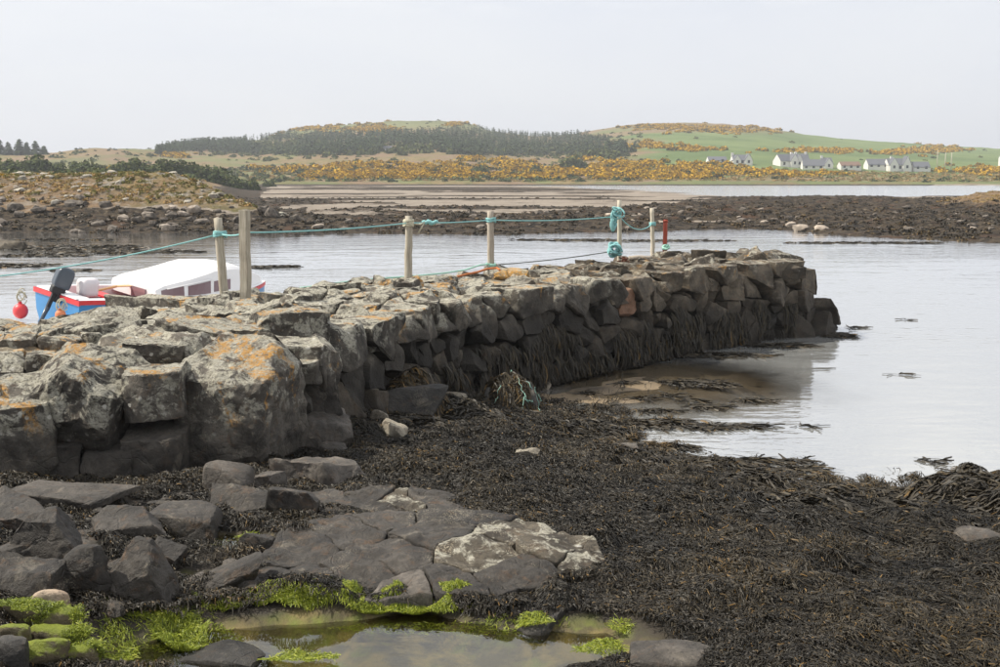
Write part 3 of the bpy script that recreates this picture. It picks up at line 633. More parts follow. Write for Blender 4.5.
# ------------------------------------------------------------------ rocks on the shore
def ground_hit(px, py):
    d = ray(px, py); ts = np.linspace(3, 26, 1200); X = d[0] * ts; Y = d[1] * ts; Z = CAMZ + d[2] * ts
    k = np.argmax(Z <= beach_at(X, Y)); return np.array([X[k], Y[k], Z[k]])
def shore_rock(px, py, hw, hh, mat, seed, label, name='rock', p=26, l=3, jit=.2, deep=.8, group=None, sink=.5, amp=.08, extra=()):
    g = ground_hit(px, py + hh * .8); D = math.hypot(g[1], CAMZ - g[2]); e = math.atan2(CAMZ - g[2], g[1])
    hx = hw * D / FPX; hv = hh * D / FPX; hy = min(hx * deep, hv / math.sin(e) * .8)
    hz = math.sqrt(max(hv * hv - (hy * math.sin(e)) ** 2, (hv * .45) ** 2)) / math.cos(e)
    hz *= 1 + .4 * sink
    me = rock_mesh(name, (hx, hy, hz), M[mat], l, seed, p, amp, jit, 7, (.8, 1.04))
    if seed == 2:          # the wedge with its ridge towards the back
        pl = [(np.array(n_) / np.linalg.norm(n_), d_) for n_, d_ in (((-.8, -.1, .6), hx * .62), ((.85, .1, .35), hx * .8), ((-.1, -.75, .65), hy * .6), ((0, 1, .2), hy * .8), ((0, 0, -1), hz), ((.3, -.9, .1), hy * .8), ((.1, .1, 1), hz * .95))]
        V, F = hull_poly(pl, .02, 5, .04, .09, 3.3, .04); me = rocky(mesh_np(name, V, F, M[mat]))
    o = link(name, me, None, (g[0], g[1] + hy * .75, g[2] + hz * (1 - sink)))
    o.rotation_euler = (0, 0, random.uniform(-.3, .3))
    return tag(o, label, 'rock', group)
ROCKS = [
 (228, 483, 27, 16, 'shore_grey', 1, 'smooth rounded grey stone sitting alone below the squared boulder', 12, 4, .1),
 (126, 578, 37, 33, 'shore', 2, 'angular dark grey rock with a pointed top, above the green algae', 40, 4, .2),
 (40, 545, 32, 30, 'shore', 3, 'dark squared rock with a shadowed right side near the left edge', 40, 4, .22),
 (78, 577, 24, 26, 'shore', 4, 'dark narrow rock touching the pointed grey rock on its left', 34, 3, .2),
 (176, 521, 40, 17, 'shore', 5, 'low dark dome of rock above the small weedy pool', 18, 4, .15),
 (22, 590, 36, 22, 'shore', 6, 'low brownish rock on the left edge just above the algae stones', 30, 3, .2),
 (238, 508, 36, 13, 'shore', 7, 'dark flat rock right under the smooth rounded stone', 34, 3, .2),
 (292, 507, 26, 16, 'shore', 8, 'dark square block between the rounded stone and the long ledge', 36, 3, .2),
 (320, 474, 38, 15, 'shore_grey', 9, 'flat grey slab leaning below the rock at the wall foot', 32, 3, .2),
 (268, 486, 17, 12, 'shore_grey', 10, 'small grey slab beside the smooth rounded stone', 30, 3, .2),
 (60, 498, 58, 14, 'shore_grey', 11, 'long low grey ledge under the left boulders', 36, 4, .14),
 (8, 520, 36, 14, 'shore', 12, 'dark ledge end cut by the left edge of the view', 30, 3, .2),
 (120, 531, 34, 14, 'shore', 13, 'jumbled dark flat rock between ledge and pointed rock', 30, 3, .25),
 (220, 585, 26, 13, 'shore', 15, 'small dark rock at the left tip of the cracked outcrop', 26, 3, .2),
 (206, 662, 58, 14, 'shore_black', 16, 'black barnacled rock at the bottom edge left of the pool', 20, 4, .2),
 (690, 664, 62, 16, 'shore_grey', 17, 'low grey rock half buried in wrack at the bottom edge', 16, 4, .12),
 (838, 662, 34, 12, 'shore_black', 18, 'dark dome of rock in the wrack right of the low grey rock', 14, 3, .15),
 (985, 540, 22, 10, 'shore_grey', 19, 'grey stone showing through wrack at the right edge', 16, 3, .15),
 (514, 398, 25, 16, 'shore_black', 20, 'lumpy weed covered boulder draped in green net below the wall', 7, 4, .25),
 (411, 405, 32, 17, 'shore_black', 21, 'brown weed covered boulder at the wall foot', 14, 3, .15),
 (379, 420, 10, 9, 'shore_pale', 22, 'pale knobbly stone beside the weed covered boulder', 20, 3, .2),
 (394, 432, 13, 8, 'shore_pale', 23, 'flat pale stone in front of the weed covered boulder', 22, 3, .2),
 (541, 386, 10, 5, 'shore_pale', 24, 'small greenish stone between the netted boulder and the sandy shallows', 14, 3, .2),
 (452, 397, 15, 5, 'shore_pale', 25, 'long low tan stone left of the netted boulder', 18, 3, .2),
 (624, 452, 16, 6, 'shore_grey', 26, 'flat grey stone in wrack at the edge of the shallows', 24, 3, .2),
 (527, 455, 12, 6, 'shore_pale', 27, 'tan flat stone lying in the middle of the wrack', 26, 3, .2),
 (453, 471, 4, 3.2, 'shore_pink', 28, 'tiny orange pink pebble left of the middle of the wrack', 12, 2, .2),
 (564, 470, 5, 3.5, 'shore_pale', 29, 'small white pebble on the wrack above the outcrop', 12, 2, .2),
 (702, 499, 4, 3, 'shore_pale', 30, 'tiny pale pebble on wrack near the water', 12, 2, .2),
 (902, 553, 6, 5, 'shore_pink', 31, 'pink pebble, the larger of a pair in the wrack', 12, 3, .2),
 (919, 554, 3.5, 3.5, 'shore_pink', 32, 'pink pebble, the smaller of a pair in the wrack', 12, 2, .2),
 (739, 633, 3, 2.5, 'shore_pale', 33, 'tiny pale pebble low down in the wrack', 12, 2, .2),
 (255, 545, 18, 9, 'shore', 34, 'dark flat rock on the right bank of the small weedy pool', 30, 3, .2),
 (165, 560, 16, 13, 'shore', 35, 'dark wedge of rock just right of the pointed grey rock', 34, 3, .2),
 (330, 452, 14, 8, 'shore', 36, 'small dark stone under the rock at the wall foot', 30, 3, .2),
 (108, 612, 14, 8, 'shore', 37, 'small dark stone under the pointed grey rock', 24, 3, .2),
 (10, 560, 18, 14, 'shore', 38, 'dark broken rock at the left edge over the brownish rock', 34, 3, .2),
]
ROCK_OBJ = []
for (px, py, hw, hh, mt, sd_i, lb, p, l, jit) in ROCKS:
    ROCK_OBJ.append(shore_rock(px, py, hw, hh, mt, sd_i, lb, p=p, l=l, jit=jit, name='pebble' if hw < 8 else 'rock'))
# rocks furred with green algae in the bottom left corner
def algae_rock_mat():
    m, t = material('algae_covered_rock'); P, Nn = t.pos(); nz = t.sep(Nn)[2]; n = t.noise(P, 7, 6, .7)
    k = t.step(t.math('ADD', t.math('MULTIPLY', nz, .3), n), .5, .68)
    c = t.mix(k, t.mix(t.noise(P, 12, 4), (.06, .05, .03), (.2, .16, .09)), t.mix(t.noise(P, 22, 4), (.09, .12, .012), (.3, .34, .03)))
    t.out(t.pbsdf(c, .55, t.bump(t.noise(P, 60, 6, .75), 1, .02), .35)); return m
M['algae_rock'] = algae_rock_mat()
ALG = [(48, 608, 19, 12, 'rounded stone with an orange pink bare top among the algae rocks'), (22, 618, 20, 12, 'green furred rock against the left edge'), (50, 626, 22, 13, 'bright green rock under the orange topped stone'),
       (52, 643, 26, 11, 'green mounded rock in the middle of the algae rocks'), (12, 640, 16, 12, 'dull green stone low at the left edge'), (30, 659, 26, 11, 'algae rock at the bottom edge, left of its neighbour'),
       (72, 663, 20, 10, 'green and grey algae stone at the bottom edge beside the pool')]
for i, (px, py, hw, hh, lb) in enumerate(ALG):
    hw *= 1.25; hh *= 1.2
    ROCK_OBJ.append(shore_rock(px, py, hw, hh, 'algae_rock' if i else 'shore_pink', 60 + i, lb, p=5, l=4, group='algae covered rocks by the pool', jit=.25, amp=.22, deep=.42, sink=.25))
ROCK_OBJ.append(shore_rock(4, 662, 20, 18, 'shore_black', 70, 'black rock in the bottom left corner', p=16, l=3))

# bedrock outcrops split by cracks: every block between cracks is a part
OUTC = []
def clip_poly(poly, n, d):
    out = []
    for k in range(len(poly)):
        a, b = poly[k], poly[(k + 1) % len(poly)]; da, db = np.dot(n, a) - d, np.dot(n, b) - d
        if da <= 0: out.append(a)
        if da * db < 0: out.append(a + (b - a) * (da / (da - db)))
    return out
def outcrop(label, poly_px, seeds_px, zt, dome, tilt, mat, gap=.006, seed=0, mats=None, step=.03, cell=.02):
    rnd = np.random.RandomState(seed + 500)
    poly = np.array([hit(x, y, zt)[:2] for x, y in poly_px]); seeds = np.array([hit(x, y, zt)[:2] for x, y in seeds_px])
    c0 = poly.mean(0); hs = (poly.max(0) - poly.min(0)) / 2; org = np.array([c0[0], c0[1], zt - .25])
    if np.cross(poly[1] - poly[0], poly[2] - poly[1]) < 0: poly = poly[::-1]
    root = tag(empty('rock_outcrop', org), label, 'rock outcrop'); OUTC.append(c0 + (poly - c0) * .93)
    def warp(x, y): return x + .06 * fbm2(x, y, 2.6, 3, seed + .3) + .012 * fbm2(x, y, 14, 2, 1.7), y + .05 * fbm2(x, y, 2.6, 3, seed + 5.3) + .012 * fbm2(x, y, 14, 2, 4.7)
    def H(x, y):
        qx, qy = (x - c0[0]) / hs[0], (y - c0[1]) / hs[1]; b = fbm2(x * .6 + y * .5, y, 2.2, 3, seed + 2.1) * 2.2; fb = np.floor(b)
        return zt - dome * (qx ** 2 + qy ** 2) + tilt[0] * qx + tilt[1] * qy + step * (fb + sm(b - fb, .72, 1.0)) * .55 + .022 * fbm2(x, y, 5, 4, seed + 7.7) + .006 * fbm2(x, y, 22, 3, 2.2)
    NB, NR = 88, 15
    for i, sxy in enumerate(seeds):
        pg = [p for p in poly]
        for j in range(len(seeds)):
            if j != i:
                d = seeds[j] - sxy; L = np.hypot(*d); n = d / L; pg = clip_poly(pg, n, np.dot(n, sxy) + L / 2 - gap * rnd.uniform(.4, 1.8))
                if len(pg) < 3: break
        if len(pg) < 3: continue
        pg = np.array(pg); cc = pg.mean(0); seg = np.hypot(*(np.roll(pg, -1, 0) - pg).T); cum = np.r_[0, np.cumsum(seg)]
        tt = np.linspace(0, cum[-1], NB, endpoint=False); cl = np.vstack([pg, pg[:1]])
        B = np.stack([np.interp(tt, cum, cl[:, 0]), np.interp(tt, cum, cl[:, 1])], 1)
        for _ in range(2): B = .25 * np.roll(B, 1, 0) + .5 * B + .25 * np.roll(B, -1, 0)
        f = np.r_[np.linspace(.04, .93, NR - 3), .97, .992, 1.0]
        XY = cc + f[:, None, None] * (B - cc)[None]
        size = np.sqrt((hs[0] * hs[1]) / len(seeds)); gq = rnd.randn(2) * .05; off = rnd.uniform(-cell, cell)
        x, y = warp(XY[..., 0], XY[..., 1]); z = H(x, y) + off + gq[0] * (x - cc[0]) + gq[1] * (y - cc[1])
        z[-3] -= .002; z[-2] -= .007; z[-1] -= .02
        V = np.stack([x, y, z], -1)
        for dz, gr in ((.06, 1.0), (.16, 1.012), (.34, 1.05)):
            lo = V[NR - 1].copy(); lo[:, :2] = cc + (lo[:, :2] - cc) * (gr if True else 1); lo[:, 2] -= dz; V = np.concatenate([V, lo[None]], 0)
        nr = V.shape[0]; V = V.reshape(-1, 3)
        a = np.arange(NB); b = (a + 1) % NB
        F = np.concatenate([np.stack([k * NB + a, k * NB + b, (k + 1) * NB + b, (k + 1) * NB + a], 1) for k in range(nr - 1)])[:, ::-1]
        cv = V[:NB].mean(0); V = np.vstack([V, cv]); F = np.vstack([F, np.stack([np.full(NB, len(V) - 1), a, b, b], 1)])
        me = bpy.data.meshes.new('slab'); me.from_pydata((V - org).tolist(), [], [tuple(dict.fromkeys(q)) for q in F.tolist()]); me.materials.append(M[(mats or {}).get(i, mat)])
        for p_ in me.polygons: p_.use_smooth = True
        me.update(); rocky(me, 30); link('slab', me, root)
    return root
outcrop('broad cracked bedrock outcrop with a pale barnacled right end beside the pool',
        [(222, 576), (262, 542), (310, 517), (380, 507), (470, 507), (545, 514), (590, 530), (612, 546), (604, 556), (560, 568), (500, 580), (440, 584), (340, 582), (262, 584)],
        [(255, 568), (292, 542), (312, 574), (350, 528), (358, 566), (398, 550), (392, 516), (440, 530), (412, 578), (458, 572), (448, 512), (508, 532), (512, 566), (556, 540), (590, 546), (478, 548)],
        1.3, .05, (-.02, .045), 'shore', seed=1, mats={11: 'barnacle', 13: 'barnacle', 14: 'barnacle', 12: 'shore', 8: 'shore_grey', 15: 'barnacle'}, gap=.003, cell=.007, step=.022)
outcrop('low broken ledge of grey rock behind the big cracked outcrop', [(268, 512), (280, 492), (340, 486), (405, 484), (456, 488), (464, 502), (400, 508), (330, 514)],
        [(292, 503), (330, 498), (362, 494), (398, 498), (440, 495), (380, 504)], 1.13, .05, (0, .02), 'shore', seed=2, mats={3: 'barnacle'})
outcrop('low weedy spur of rock in front of the pale end of the outcrop', [(500, 610), (560, 590), (620, 568), (634, 572), (600, 598), (540, 622)],
        [(530, 608), (570, 594), (606, 580)], 1.2, .04, (0, 0), 'shore_black', seed=3)
outcrop('tilted dark rock shelf under the left boulders', [(96, 512), (140, 497), (206, 494), (262, 500), (250, 512), (180, 516)],
        [(125, 506), (168, 503), (215, 503), (245, 506)], 1.1, .04, (0, .03), 'shore', seed=4)
outcrop('pile of square dark blocks at the left edge', [(-30, 545), (-10, 524), (40, 518), (92, 522), (110, 545), (80, 562), (20, 566)],
        [(0, 545), (30, 532), (66, 530), (88, 546), (50, 552)], 1.32, .05, (0, .03), 'shore', seed=5)

# ------------------------------------------------------------------ seaweed
def ribbons(P0, head, length, width, rise, tint, follow, nseg=3, wav=.5, seed=0, lift=0.006):
    rnd = np.random.RandomState(seed); N = len(P0); u = np.linspace(0, 1, nseg + 1)
    hd = head[:, None] + wav * rnd.randn(N, 1) * u + .4 * wav * rnd.randn(N, nseg + 1)
    st = length[:, None] / nseg; dx = np.cos(hd) * st; dy = np.sin(hd) * st
    x = P0[:, :1] + np.cumsum(np.c_[np.zeros(N), dx[:, :-1]], 1); y = P0[:, 1:2] + np.cumsum(np.c_[np.zeros(N), dy[:, :-1]], 1)
    z = follow(x, y) + lift + rise[:, None] * (4 * u * (1 - u * .72))
    roll = rnd.uniform(-1.0, 1.0, (N, 1)); wprof = np.array([.7] + [1.0] * (nseg - 1) + [.75])
    sx = -np.sin(hd) * np.cos(roll) * width[:, None] * .5 * wprof; sy = np.cos(hd) * np.cos(roll) * width[:, None] * .5 * wprof; sz = np.sin(roll) * width[:, None] * .5 * wprof
    A = np.stack([x + sx, y + sy, z + sz], -1); B = np.stack([x - sx, y - sy, z - sz], -1)
    V = np.stack([A, B], 2).reshape(-1, 3)
    base = (np.arange(N) * (nseg + 1) * 2)[:, None] + np.arange(nseg)[None] * 2; base = base.ravel()
    F = np.stack([base, base + 1, base + 3, base + 2], 1)
    tt = np.repeat(np.clip(tint[:, None] + .1 * (u - .5)[None], 0, 1), 2, axis=1).reshape(-1)
    return V, F, tt
PIERPOLY = np.vstack([FR + (BK - FR) * .06, BK[::-1]])
def inside(X, Y, poly):
    r = np.zeros(len(X), bool); n = len(poly)
    for k in range(n):
        a, b = poly[k], poly[(k + 1) % n]
        cnd = ((a[1] > Y) != (b[1] > Y)); r ^= cnd & (X < (b[0] - a[0]) * (Y - a[1]) / (b[1] - a[1] + 1e-12) + a[0])
    return r
def poolq(X, Y):
    q = np.full(np.shape(X), 9.)
    for (cx, cy, rx, ry, pz, dp) in POOLS: q = np.minimum(q, np.hypot((X - cx) / rx, (Y - cy) / ry) + fbm2(X, Y, 2.3, 3, 5.5) * .16)
    return q
wr = np.random.RandomState(77)
n = 1150000
Y = 4.3 * (18.5 / 4.3) ** wr.rand(n); X = (wr.rand(n) * 2 - 1) * (Y * .54 + .9)
zz = beach_at(X, Y)
n1 = fbm2(X, Y, 1.3, 3, 7.7); n2 = fbm2(X, Y, 4.5, 3, 3.9); n3 = fbm2(X, Y, .55, 2, 1.9)
left = 1 - sm(X + (Y - 6.5) * .35, -1.0, .6)            # rocky ground on the left carries thinner weed
dens = sm(zz + n2 * .06 + n1 * .05, -.015, .05) * (1 - left * sm(n1 + .3 * n2, -.25, .35) * .6)
dens *= sm(poolq(X, Y), .98, 1.1) * (.03 + .97 * sm(sandq(X, Y), .72, .98))
keep = (wr.rand(n) < dens * np.clip((Y / 8.0) ** .5, .6, 1)) & ~inside(X, Y, PIERPOLY)
keep &= ~(inside(X, Y, OUTC[0]) & (n2 + n1 > -.55))
for q_ in OUTC[1:]: keep &= ~(inside(X, Y, q_) & (n2 > -.1))
X, Y, zz, n1, n2, n3 = [a[keep] for a in (X, Y, zz, n1, n2, n3)]
e = .15
gxx = (beach_at(X + e, Y) - beach_at(X - e, Y)) / (2 * e); gyy = (beach_at(X, Y + e) - beach_at(X, Y - e)) / (2 * e)
down = np.arctan2(-gyy + .02, -gxx + .06); comb = sm(X + n3, .8, 2.6)
flowa = down + n3 * 1.6 + n1 * .9
head = np.where(wr.rand(len(X)) < .25 + .6 * comb, flowa + wr.randn(len(X)) * .45, wr.rand(len(X)) * 6.28)
sc = (Y / 6.0) ** .75
length = wr.uniform(.022, .06, len(X)) * (1 + .8 * comb) * sc ** .6; width = wr.uniform(.0035, .0075, len(X)) * sc
rise = (.008 + .028 * np.clip(n2 + .35, 0, 1) + .012 * wr.rand(len(X))) * sc ** .4
tint = np.clip(.28 + .2 * wr.randn(len(X)) + .22 * n1 + .28 * n3 * comb + .12 * n2, 0, .93); tint = np.where(wr.rand(len(X)) < .016, wr.uniform(.86, 1, len(X)), tint)
V, F, tt = ribbons(np.c_[X, Y], head, length, width, rise, tint, lambda x, y: beach_at(x, y) + .075 * np.clip(fbm2(x, y, 2.8, 3, 4.4) + .25, 0, 1.2), nseg=2, seed=1)
tag(link('bladder_wrack', mesh_np('bladder_wrack', V, F, M['wrack'], True, None, {'tint': tt})), kind='stuff')
# thicker kelp heaps at the water's edge and patches floating in the shallows
def heap(cx, cy, rx, ry, h, n, seed, wmul=1.0, floatz=None, tint0=.4):
    r = np.random.RandomState(seed); a = r.rand(n) * 6.28; q = np.sqrt(r.rand(n)) ** .9
    x = cx + rx * q * np.cos(a) * (1 + .25 * np.sin(3 * a + seed)); y = cy + ry * q * np.sin(a) * (1 + .25 * np.cos(2 * a + seed))
    def fol(xx, yy):
        qq = np.hypot((xx - cx) / rx, (yy - cy) / ry); b = beach_at(xx, yy) if floatz is None else np.maximum(beach_at(xx, yy), floatz)
        return b + h * np.clip(1 - qq ** 2, 0, 1) * (1 + .4 * fbm2(xx, yy, 5, 2, seed))
    hd = np.where(r.rand(n) < .6, math.radians(-25) + r.randn(n) * .6, r.rand(n) * 6.28)
    return ribbons(np.c_[x, y], hd, r.uniform(.12, .3, n), r.uniform(.012, .024, n) * wmul, r.uniform(.0, .05, n) * (1 if floatz is None else .4), np.clip(tint0 + .2 * r.randn(n), 0, 1), fol, 4, .5, seed)
def add_heap(name, parts, label=None):
    Vs, Fs, Ts = [], [], []; o = 0
    for V, F, tt in parts: Vs.append(V); Fs.append(F + o); Ts.append(tt); o += len(V)
    return tag(link(name, mesh_np(name, np.vstack(Vs), np.vstack(Fs), M['wrack'], True, None, {'tint': np.concatenate(Ts)})), kind='stuff')
hp = []
for k, (px, py, rx, ry, h, nn_) in enumerate([(962, 505, .62, .75, .24, 3000), (1020, 512, .6, .7, .22, 1500), (770, 490, .5, .35, .1, 1500), (720, 470, .7, .3, .07, 1500), (850, 500, .6, .3, .08, 1400),
                                             (640, 462, .5, .3, .06, 1000), (690, 452, .5, .16, .03, 500), (800, 512, .6, .45, .1, 1500), (890, 512, .5, .3, .09, 900), (600, 432, .45, .5, .06, 1200), (575, 432, .35, .3, .06, 800), (470, 415, .5, .6, .1, 1500), (420, 430, .6, .5, .08, 1200)]):
    g = ground_hit(px, py); hp.append(heap(g[0], g[1], rx, ry, h, nn_, 30 + k))
add_heap('kelp_heap', hp)
fl = []
for k, (px, py, rx, ry, nn_) in enumerate([(596, 407, .22, .1, 70), (640, 399, .18, .07, 50), (583, 394, .12, .06, 30), (625, 384, .15, .05, 34), (655, 412, .3, .1, 110), (668, 396, .2, .07, 60), (690, 402, .25, .08, 70), (715, 386, .28, .12, 170), (752, 402, .3, .1, 120), (690, 384, .5, .3, 300), (705, 408, .3, .2, 150), (745, 427, .28, .08, 90), (705, 428, .3, .12, 160),
                                         (660, 425, .5, .25, 420), (615, 424, .4, .2, 300), (800, 470, .3, .1, 120), (765, 462, .5, .12, 180), (855, 328, .2, .06, 50), (905, 320, .08, .03, 12), (838, 336, .35, .3, 260), (900, 375, .1, .04, 10), (805, 427, .1, .04, 14),
                                         (925, 462, .15, .05, 24), (940, 470, .08, .03, 8), (720, 356, .9, .3, 420), (780, 346, .7, .25, 340)]):
    g = hit(px, py, 0); fl.append(heap(g[0], g[1], rx, ry, .012, nn_, 60 + k, 1.15, .004, .42))
add_heap('floating_wrack', fl)
# weed hanging from the lower wall
hr = np.random.RandomState(9); N = 15000
sv = hr.uniform(S0 + .3, LEN + .5, N); tz = hr.rand(N)
bp = []; bn = []; bt = []
for s in np.linspace(S0, LEN + .6, 300):
    b, T, Nn_ = wall_pos(s); bp.append(b); bn.append(Nn_); bt.append(T)
bp, bn, bt = map(np.array, (bp, bn, bt)); ii = np.clip(((sv - S0) / (LEN + .6 - S0) * 299).astype(int), 0, 299)
lim = np.interp(sv, [S0, S0 + 3, segl[5] + 1, segl[7], LEN], [.7, .75, .85, .75, .5])
z0 = .05 + tz * lim + .18 * fbm2(sv, tz * 0, 1.6, 3, 2.2)
kp = fbm2(sv, z0 * .6, 2.6, 3, 8.8) > -.12 + .5 * sm(sv, segl[7], LEN) - .1
sv, z0, ii = sv[kp], z0[kp], ii[kp]; N = len(sv)
ln = hr.uniform(.15, .42, N); wdt = hr.uniform(.01, .02, N); u = np.linspace(0, 1, 4)
o0 = .06 + .1 * hr.rand(N) + (ztop(np.minimum(sv, LEN)) - z0) * .12
P0 = bp[ii] + bn[ii] * o0[:, None]; P0[:, 2] = z0
sway = hr.randn(N) * .06; outw = .1 * np.sin(u * 2.2)
cen = P0[:, None] + bt[ii][:, None] * (sway[:, None] * u)[..., None] + bn[ii][:, None] * (outw[None] * hr.uniform(.3, 1.1, (N, 1)))[..., None]
cen[..., 2] -= ln[:, None] * u; cen[..., 2] = np.maximum(cen[..., 2], .01 + .03 * hr.rand(N)[:, None])
sd_v = bt[ii][:, None] * (wdt[:, None] * .5)[..., None] + bn[ii][:, None] * (wdt * .5 * hr.uniform(-1, 1, N))[:, None, None]
V = np.stack([cen + sd_v, cen - sd_v], 2).reshape(-1, 3); b0 = (np.arange(N) * 8)[:, None] + np.arange(3)[None] * 2; b0 = b0.ravel()
tt = np.repeat(np.clip(.42 + .22 * hr.randn(N), 0, .95), 8)
tag(link('hanging_wrack', mesh_np('hanging_wrack', V, np.stack([b0, b0 + 1, b0 + 3, b0 + 2], 1), M['wrack'], True, None, {'tint': tt})), kind='stuff')
# weed draped over the boulder at the wall foot
dr = []
for (px, py, rx, ry, h, nn_) in [(411, 404, .52, .5, .42, 1600), (514, 400, .46, .42, .5, 2600)]:
    g = ground_hit(px, py + 12); dr.append(heap(g[0], g[1] + .3, rx, ry, h, nn_, 200, .8, None, .62))
add_heap('draped_wrack', dr)
# bright green algae along the pool
ar_ = np.random.RandomState(12); Vs, Fs, Ts = [], [], []; o = 0
def tuft(px, py, rpx, rpy, h, n, zp, seed, flat=False):
    global o
    r = np.random.RandomState(seed); a = r.rand(n) * 6.28; q = np.sqrt(r.rand(n)); x_ = px + rpx * q * np.cos(a); y_ = py + rpy * q * np.sin(a)
    d = np.array([hit(p_, q_, zp)[:2] for p_, q_ in zip(x_, y_)])
    prof = np.clip(1 - ((x_ - px) / rpx) ** 2, .15, 1) * (.65 + .5 * np.clip(fbm2(d[:, 0], d[:, 1], 9, 2, seed), -1, 1))
    V, F, t_ = ribbons(d, r.rand(n) * 6.28, r.uniform(.018, .042, n), r.uniform(.002, .0042, n), r.uniform(.2, 1, n) * h * .3 * prof * (0.3 if flat else 1), np.clip(.55 + .25 * r.randn(n) , 0, 1),
                       lambda xx, yy: np.maximum(beach_at(xx, yy), zp - .01) + (h * .75 * np.clip(fbm2(xx, yy, 7, 2, 3) + .5, 0, 1) if not flat else 0), 3, .7, seed)
    Vs.append(V); Fs.append(F + o); Ts.append(t_); o += len(V)
for k, a in enumerate([*[(x_, 608 - 2 * (k_ % 2), 30, 8, .075, 4200, 1.15, 1 + k_ * 31) for k_, x_ in enumerate((228, 262, 296, 322, 362, 396, 430, 448))], (180, 640, 28, 16, .11, 3600, 1.12, 4, False), (130, 618, 32, 13, .02, 1700, 1.15, 5), (118, 652, 20, 13, .02, 700, 1.13, 6),
                       (70, 604, 20, 7, .03, 700, 1.2, 7), (300, 662, 40, 5, .05, 1200, 1.13, 8), (535, 626, 18, 5, .05, 500, 1.15, 9), (600, 655, 26, 7, .06, 900, 1.16, 10), (215, 640, 26, 12, .02, 700, 1.13, 11, True), (215, 545, 34, 6, .03, 700, 1.165, 12, True), (160, 630, 60, 22, .02, 900, 1.13, 13, True), (620, 630, 12, 5, .05, 250, 1.16, 14), (250, 540, 12, 5, .04, 250, 1.18, 15), (450, 628, 120, 6, .012, 900, 1.13, 16, True)]): tuft(*a)
for ob in [o_ for o_ in ROCK_OBJ if o_.get('group', '').startswith('algae covered')][1:]:
    r = np.random.RandomState(int(ob.location.x * -100) % 999); vv = [(ob.matrix_basis @ v.co, v.normal.z) for v in ob.data.vertices]; vv = np.array([(*a_, b_) for a_, b_ in vv if b_ > .1])
    n_ = 2600; q = vv[r.randint(len(vv), size=n_)]; jit_ = r.randn(n_, 2) * .012; ex = fbm2(q[:, 0], q[:, 1], 7, 2, 3.3) > .0; q, jit_ = q[ex], jit_[ex]; n_ = len(q); z0_ = q[:, 2]
    V, F, t_ = ribbons(q[:, :2] + jit_, r.rand(n_) * 6.28, r.uniform(.012, .035, n_), r.uniform(.002, .004, n_), r.uniform(.002, .012, n_), np.clip(.42 + .25 * r.randn(n_) + .25 * fbm2(q[:, 0], q[:, 1], 9, 2, 8), 0, 1), lambda xx, yy: z0_[:, None] + xx * 0, 3, .7, 3, .002)
    Vs.append(V); Fs.append(F + o); Ts.append(t_); o += len(V)
tag(link('green_algae', mesh_np('green_algae', np.vstack(Vs), np.vstack(Fs), M['algae'], True, None, {'tint': np.concatenate(Ts)})), kind='stuff')
# small broken stones lying among the weed on the left
sr = np.random.RandomState(33); protos = [rock_mesh('stone_chip', (1, .85, .6), M['shore'] if k < 3 else M['shore_grey'], 2, 300 + k, 60, .1, .25, 8, (.75, 1.0)) for k in range(5)]
cnt = 0
while cnt < 60:
    px, py = sr.uniform(-20, 480), sr.uniform(478, 600)
    if px > 250 and py > 505: continue
    g = ground_hit(px, py)
    if poolq(g[0], g[1]) < 1.25: continue
    o = link('loose_stone', protos[sr.randint(5)], None, g + np.array([0, 0, .01])); k = sr.uniform(.035, .1)
    o.scale = (k, k, k); o.rotation_euler = (sr.uniform(-.3, .3), sr.uniform(-.3, .3), sr.uniform(0, 6.28)); cnt += 1
    tag(o, 'small broken dark stone lying in the weed between the left boulders and the pool', 'stone', 'small broken stones among the left rocks')

# ------------------------------------------------------------------ posts and ropes on the pier
def pier_surface(x, y): return core_z(x, y)
def post(name, label, cat, base_px, top_px, D, r, mat, square=False, collar=False, taper=.9):
    b = at_depth(*base_px, D); t_ = at_depth(*top_px, D); b[2] = pier_surface(b[0], b[1]) - .06
    ax = Vector(t_ - b); h = ax.length; bm = bmesh.new(); rnd = np.random.RandomState(int(base_px[0]))
    nseg = 10; n = 4 if square else 12
    pts = [(rnd.randn() * .003, rnd.randn() * .003, h * k / nseg) for k in range(nseg + 1)]
    rr = [r * (1 + (taper - 1) * k / nseg) * (1.41 if square else 1) * (1 + rnd.randn() * .012) for k in range(nseg + 1)]
    rings = tube(bm, pts, rr, n)
    if square: bmesh.ops.bevel(bm, geom=[e for e in bm.edges if abs((e.verts[0].co - e.verts[1].co).normalized().z) > .9], offset=.008, segments=2, affect='EDGES')
    o = link(name, mesh_bm(name, bm, M[mat], not square), None, b)
    o.rotation_euler = ax.to_track_quat('Z', 'Y').to_euler()
    if square: o.rotation_euler.rotate_axis('Z', R(27))
    tag(o, label, cat)
    if collar:
        me = rock_mesh('footing', (r * 2.6, r * 2.3, .07), M['concrete'], 3, int(base_px[0]), 12, .1)
        c = link('footing', me, o, (0, 0, .09))
    return b, Vector(t_), o
PB = {}
PB[1] = post('fence_post', 'leaning round wooden post left of the square post, rope knotted near its top', 'post', (225, 295), (218, 218), 15.9, .068, 'wood', collar=True)
PB[2] = post('fence_post', 'tall square sawn post standing nearest the camera', 'post', (246, 305), (244.5, 210), 14.8, .058, 'wood', square=True, taper=1)
PB[3] = post('fence_post', 'stout mossy wooden post with pale footing, third from the left', 'post', (408, 284), (409, 216), 18.3, .066, 'wood', collar=True)
PB[4] = post('fence_post', 'grey round post with a turquoise turn of rope at its head', 'post', (491, 270), (490.5, 211), 21.8, .07, 'wood_grey')
PB[5] = post('fence_post', 'thin pale post wound with a hanging turquoise rope coil', 'post', (619.5, 261), (619.5, 200), 23.75, .05, 'wood_pale')
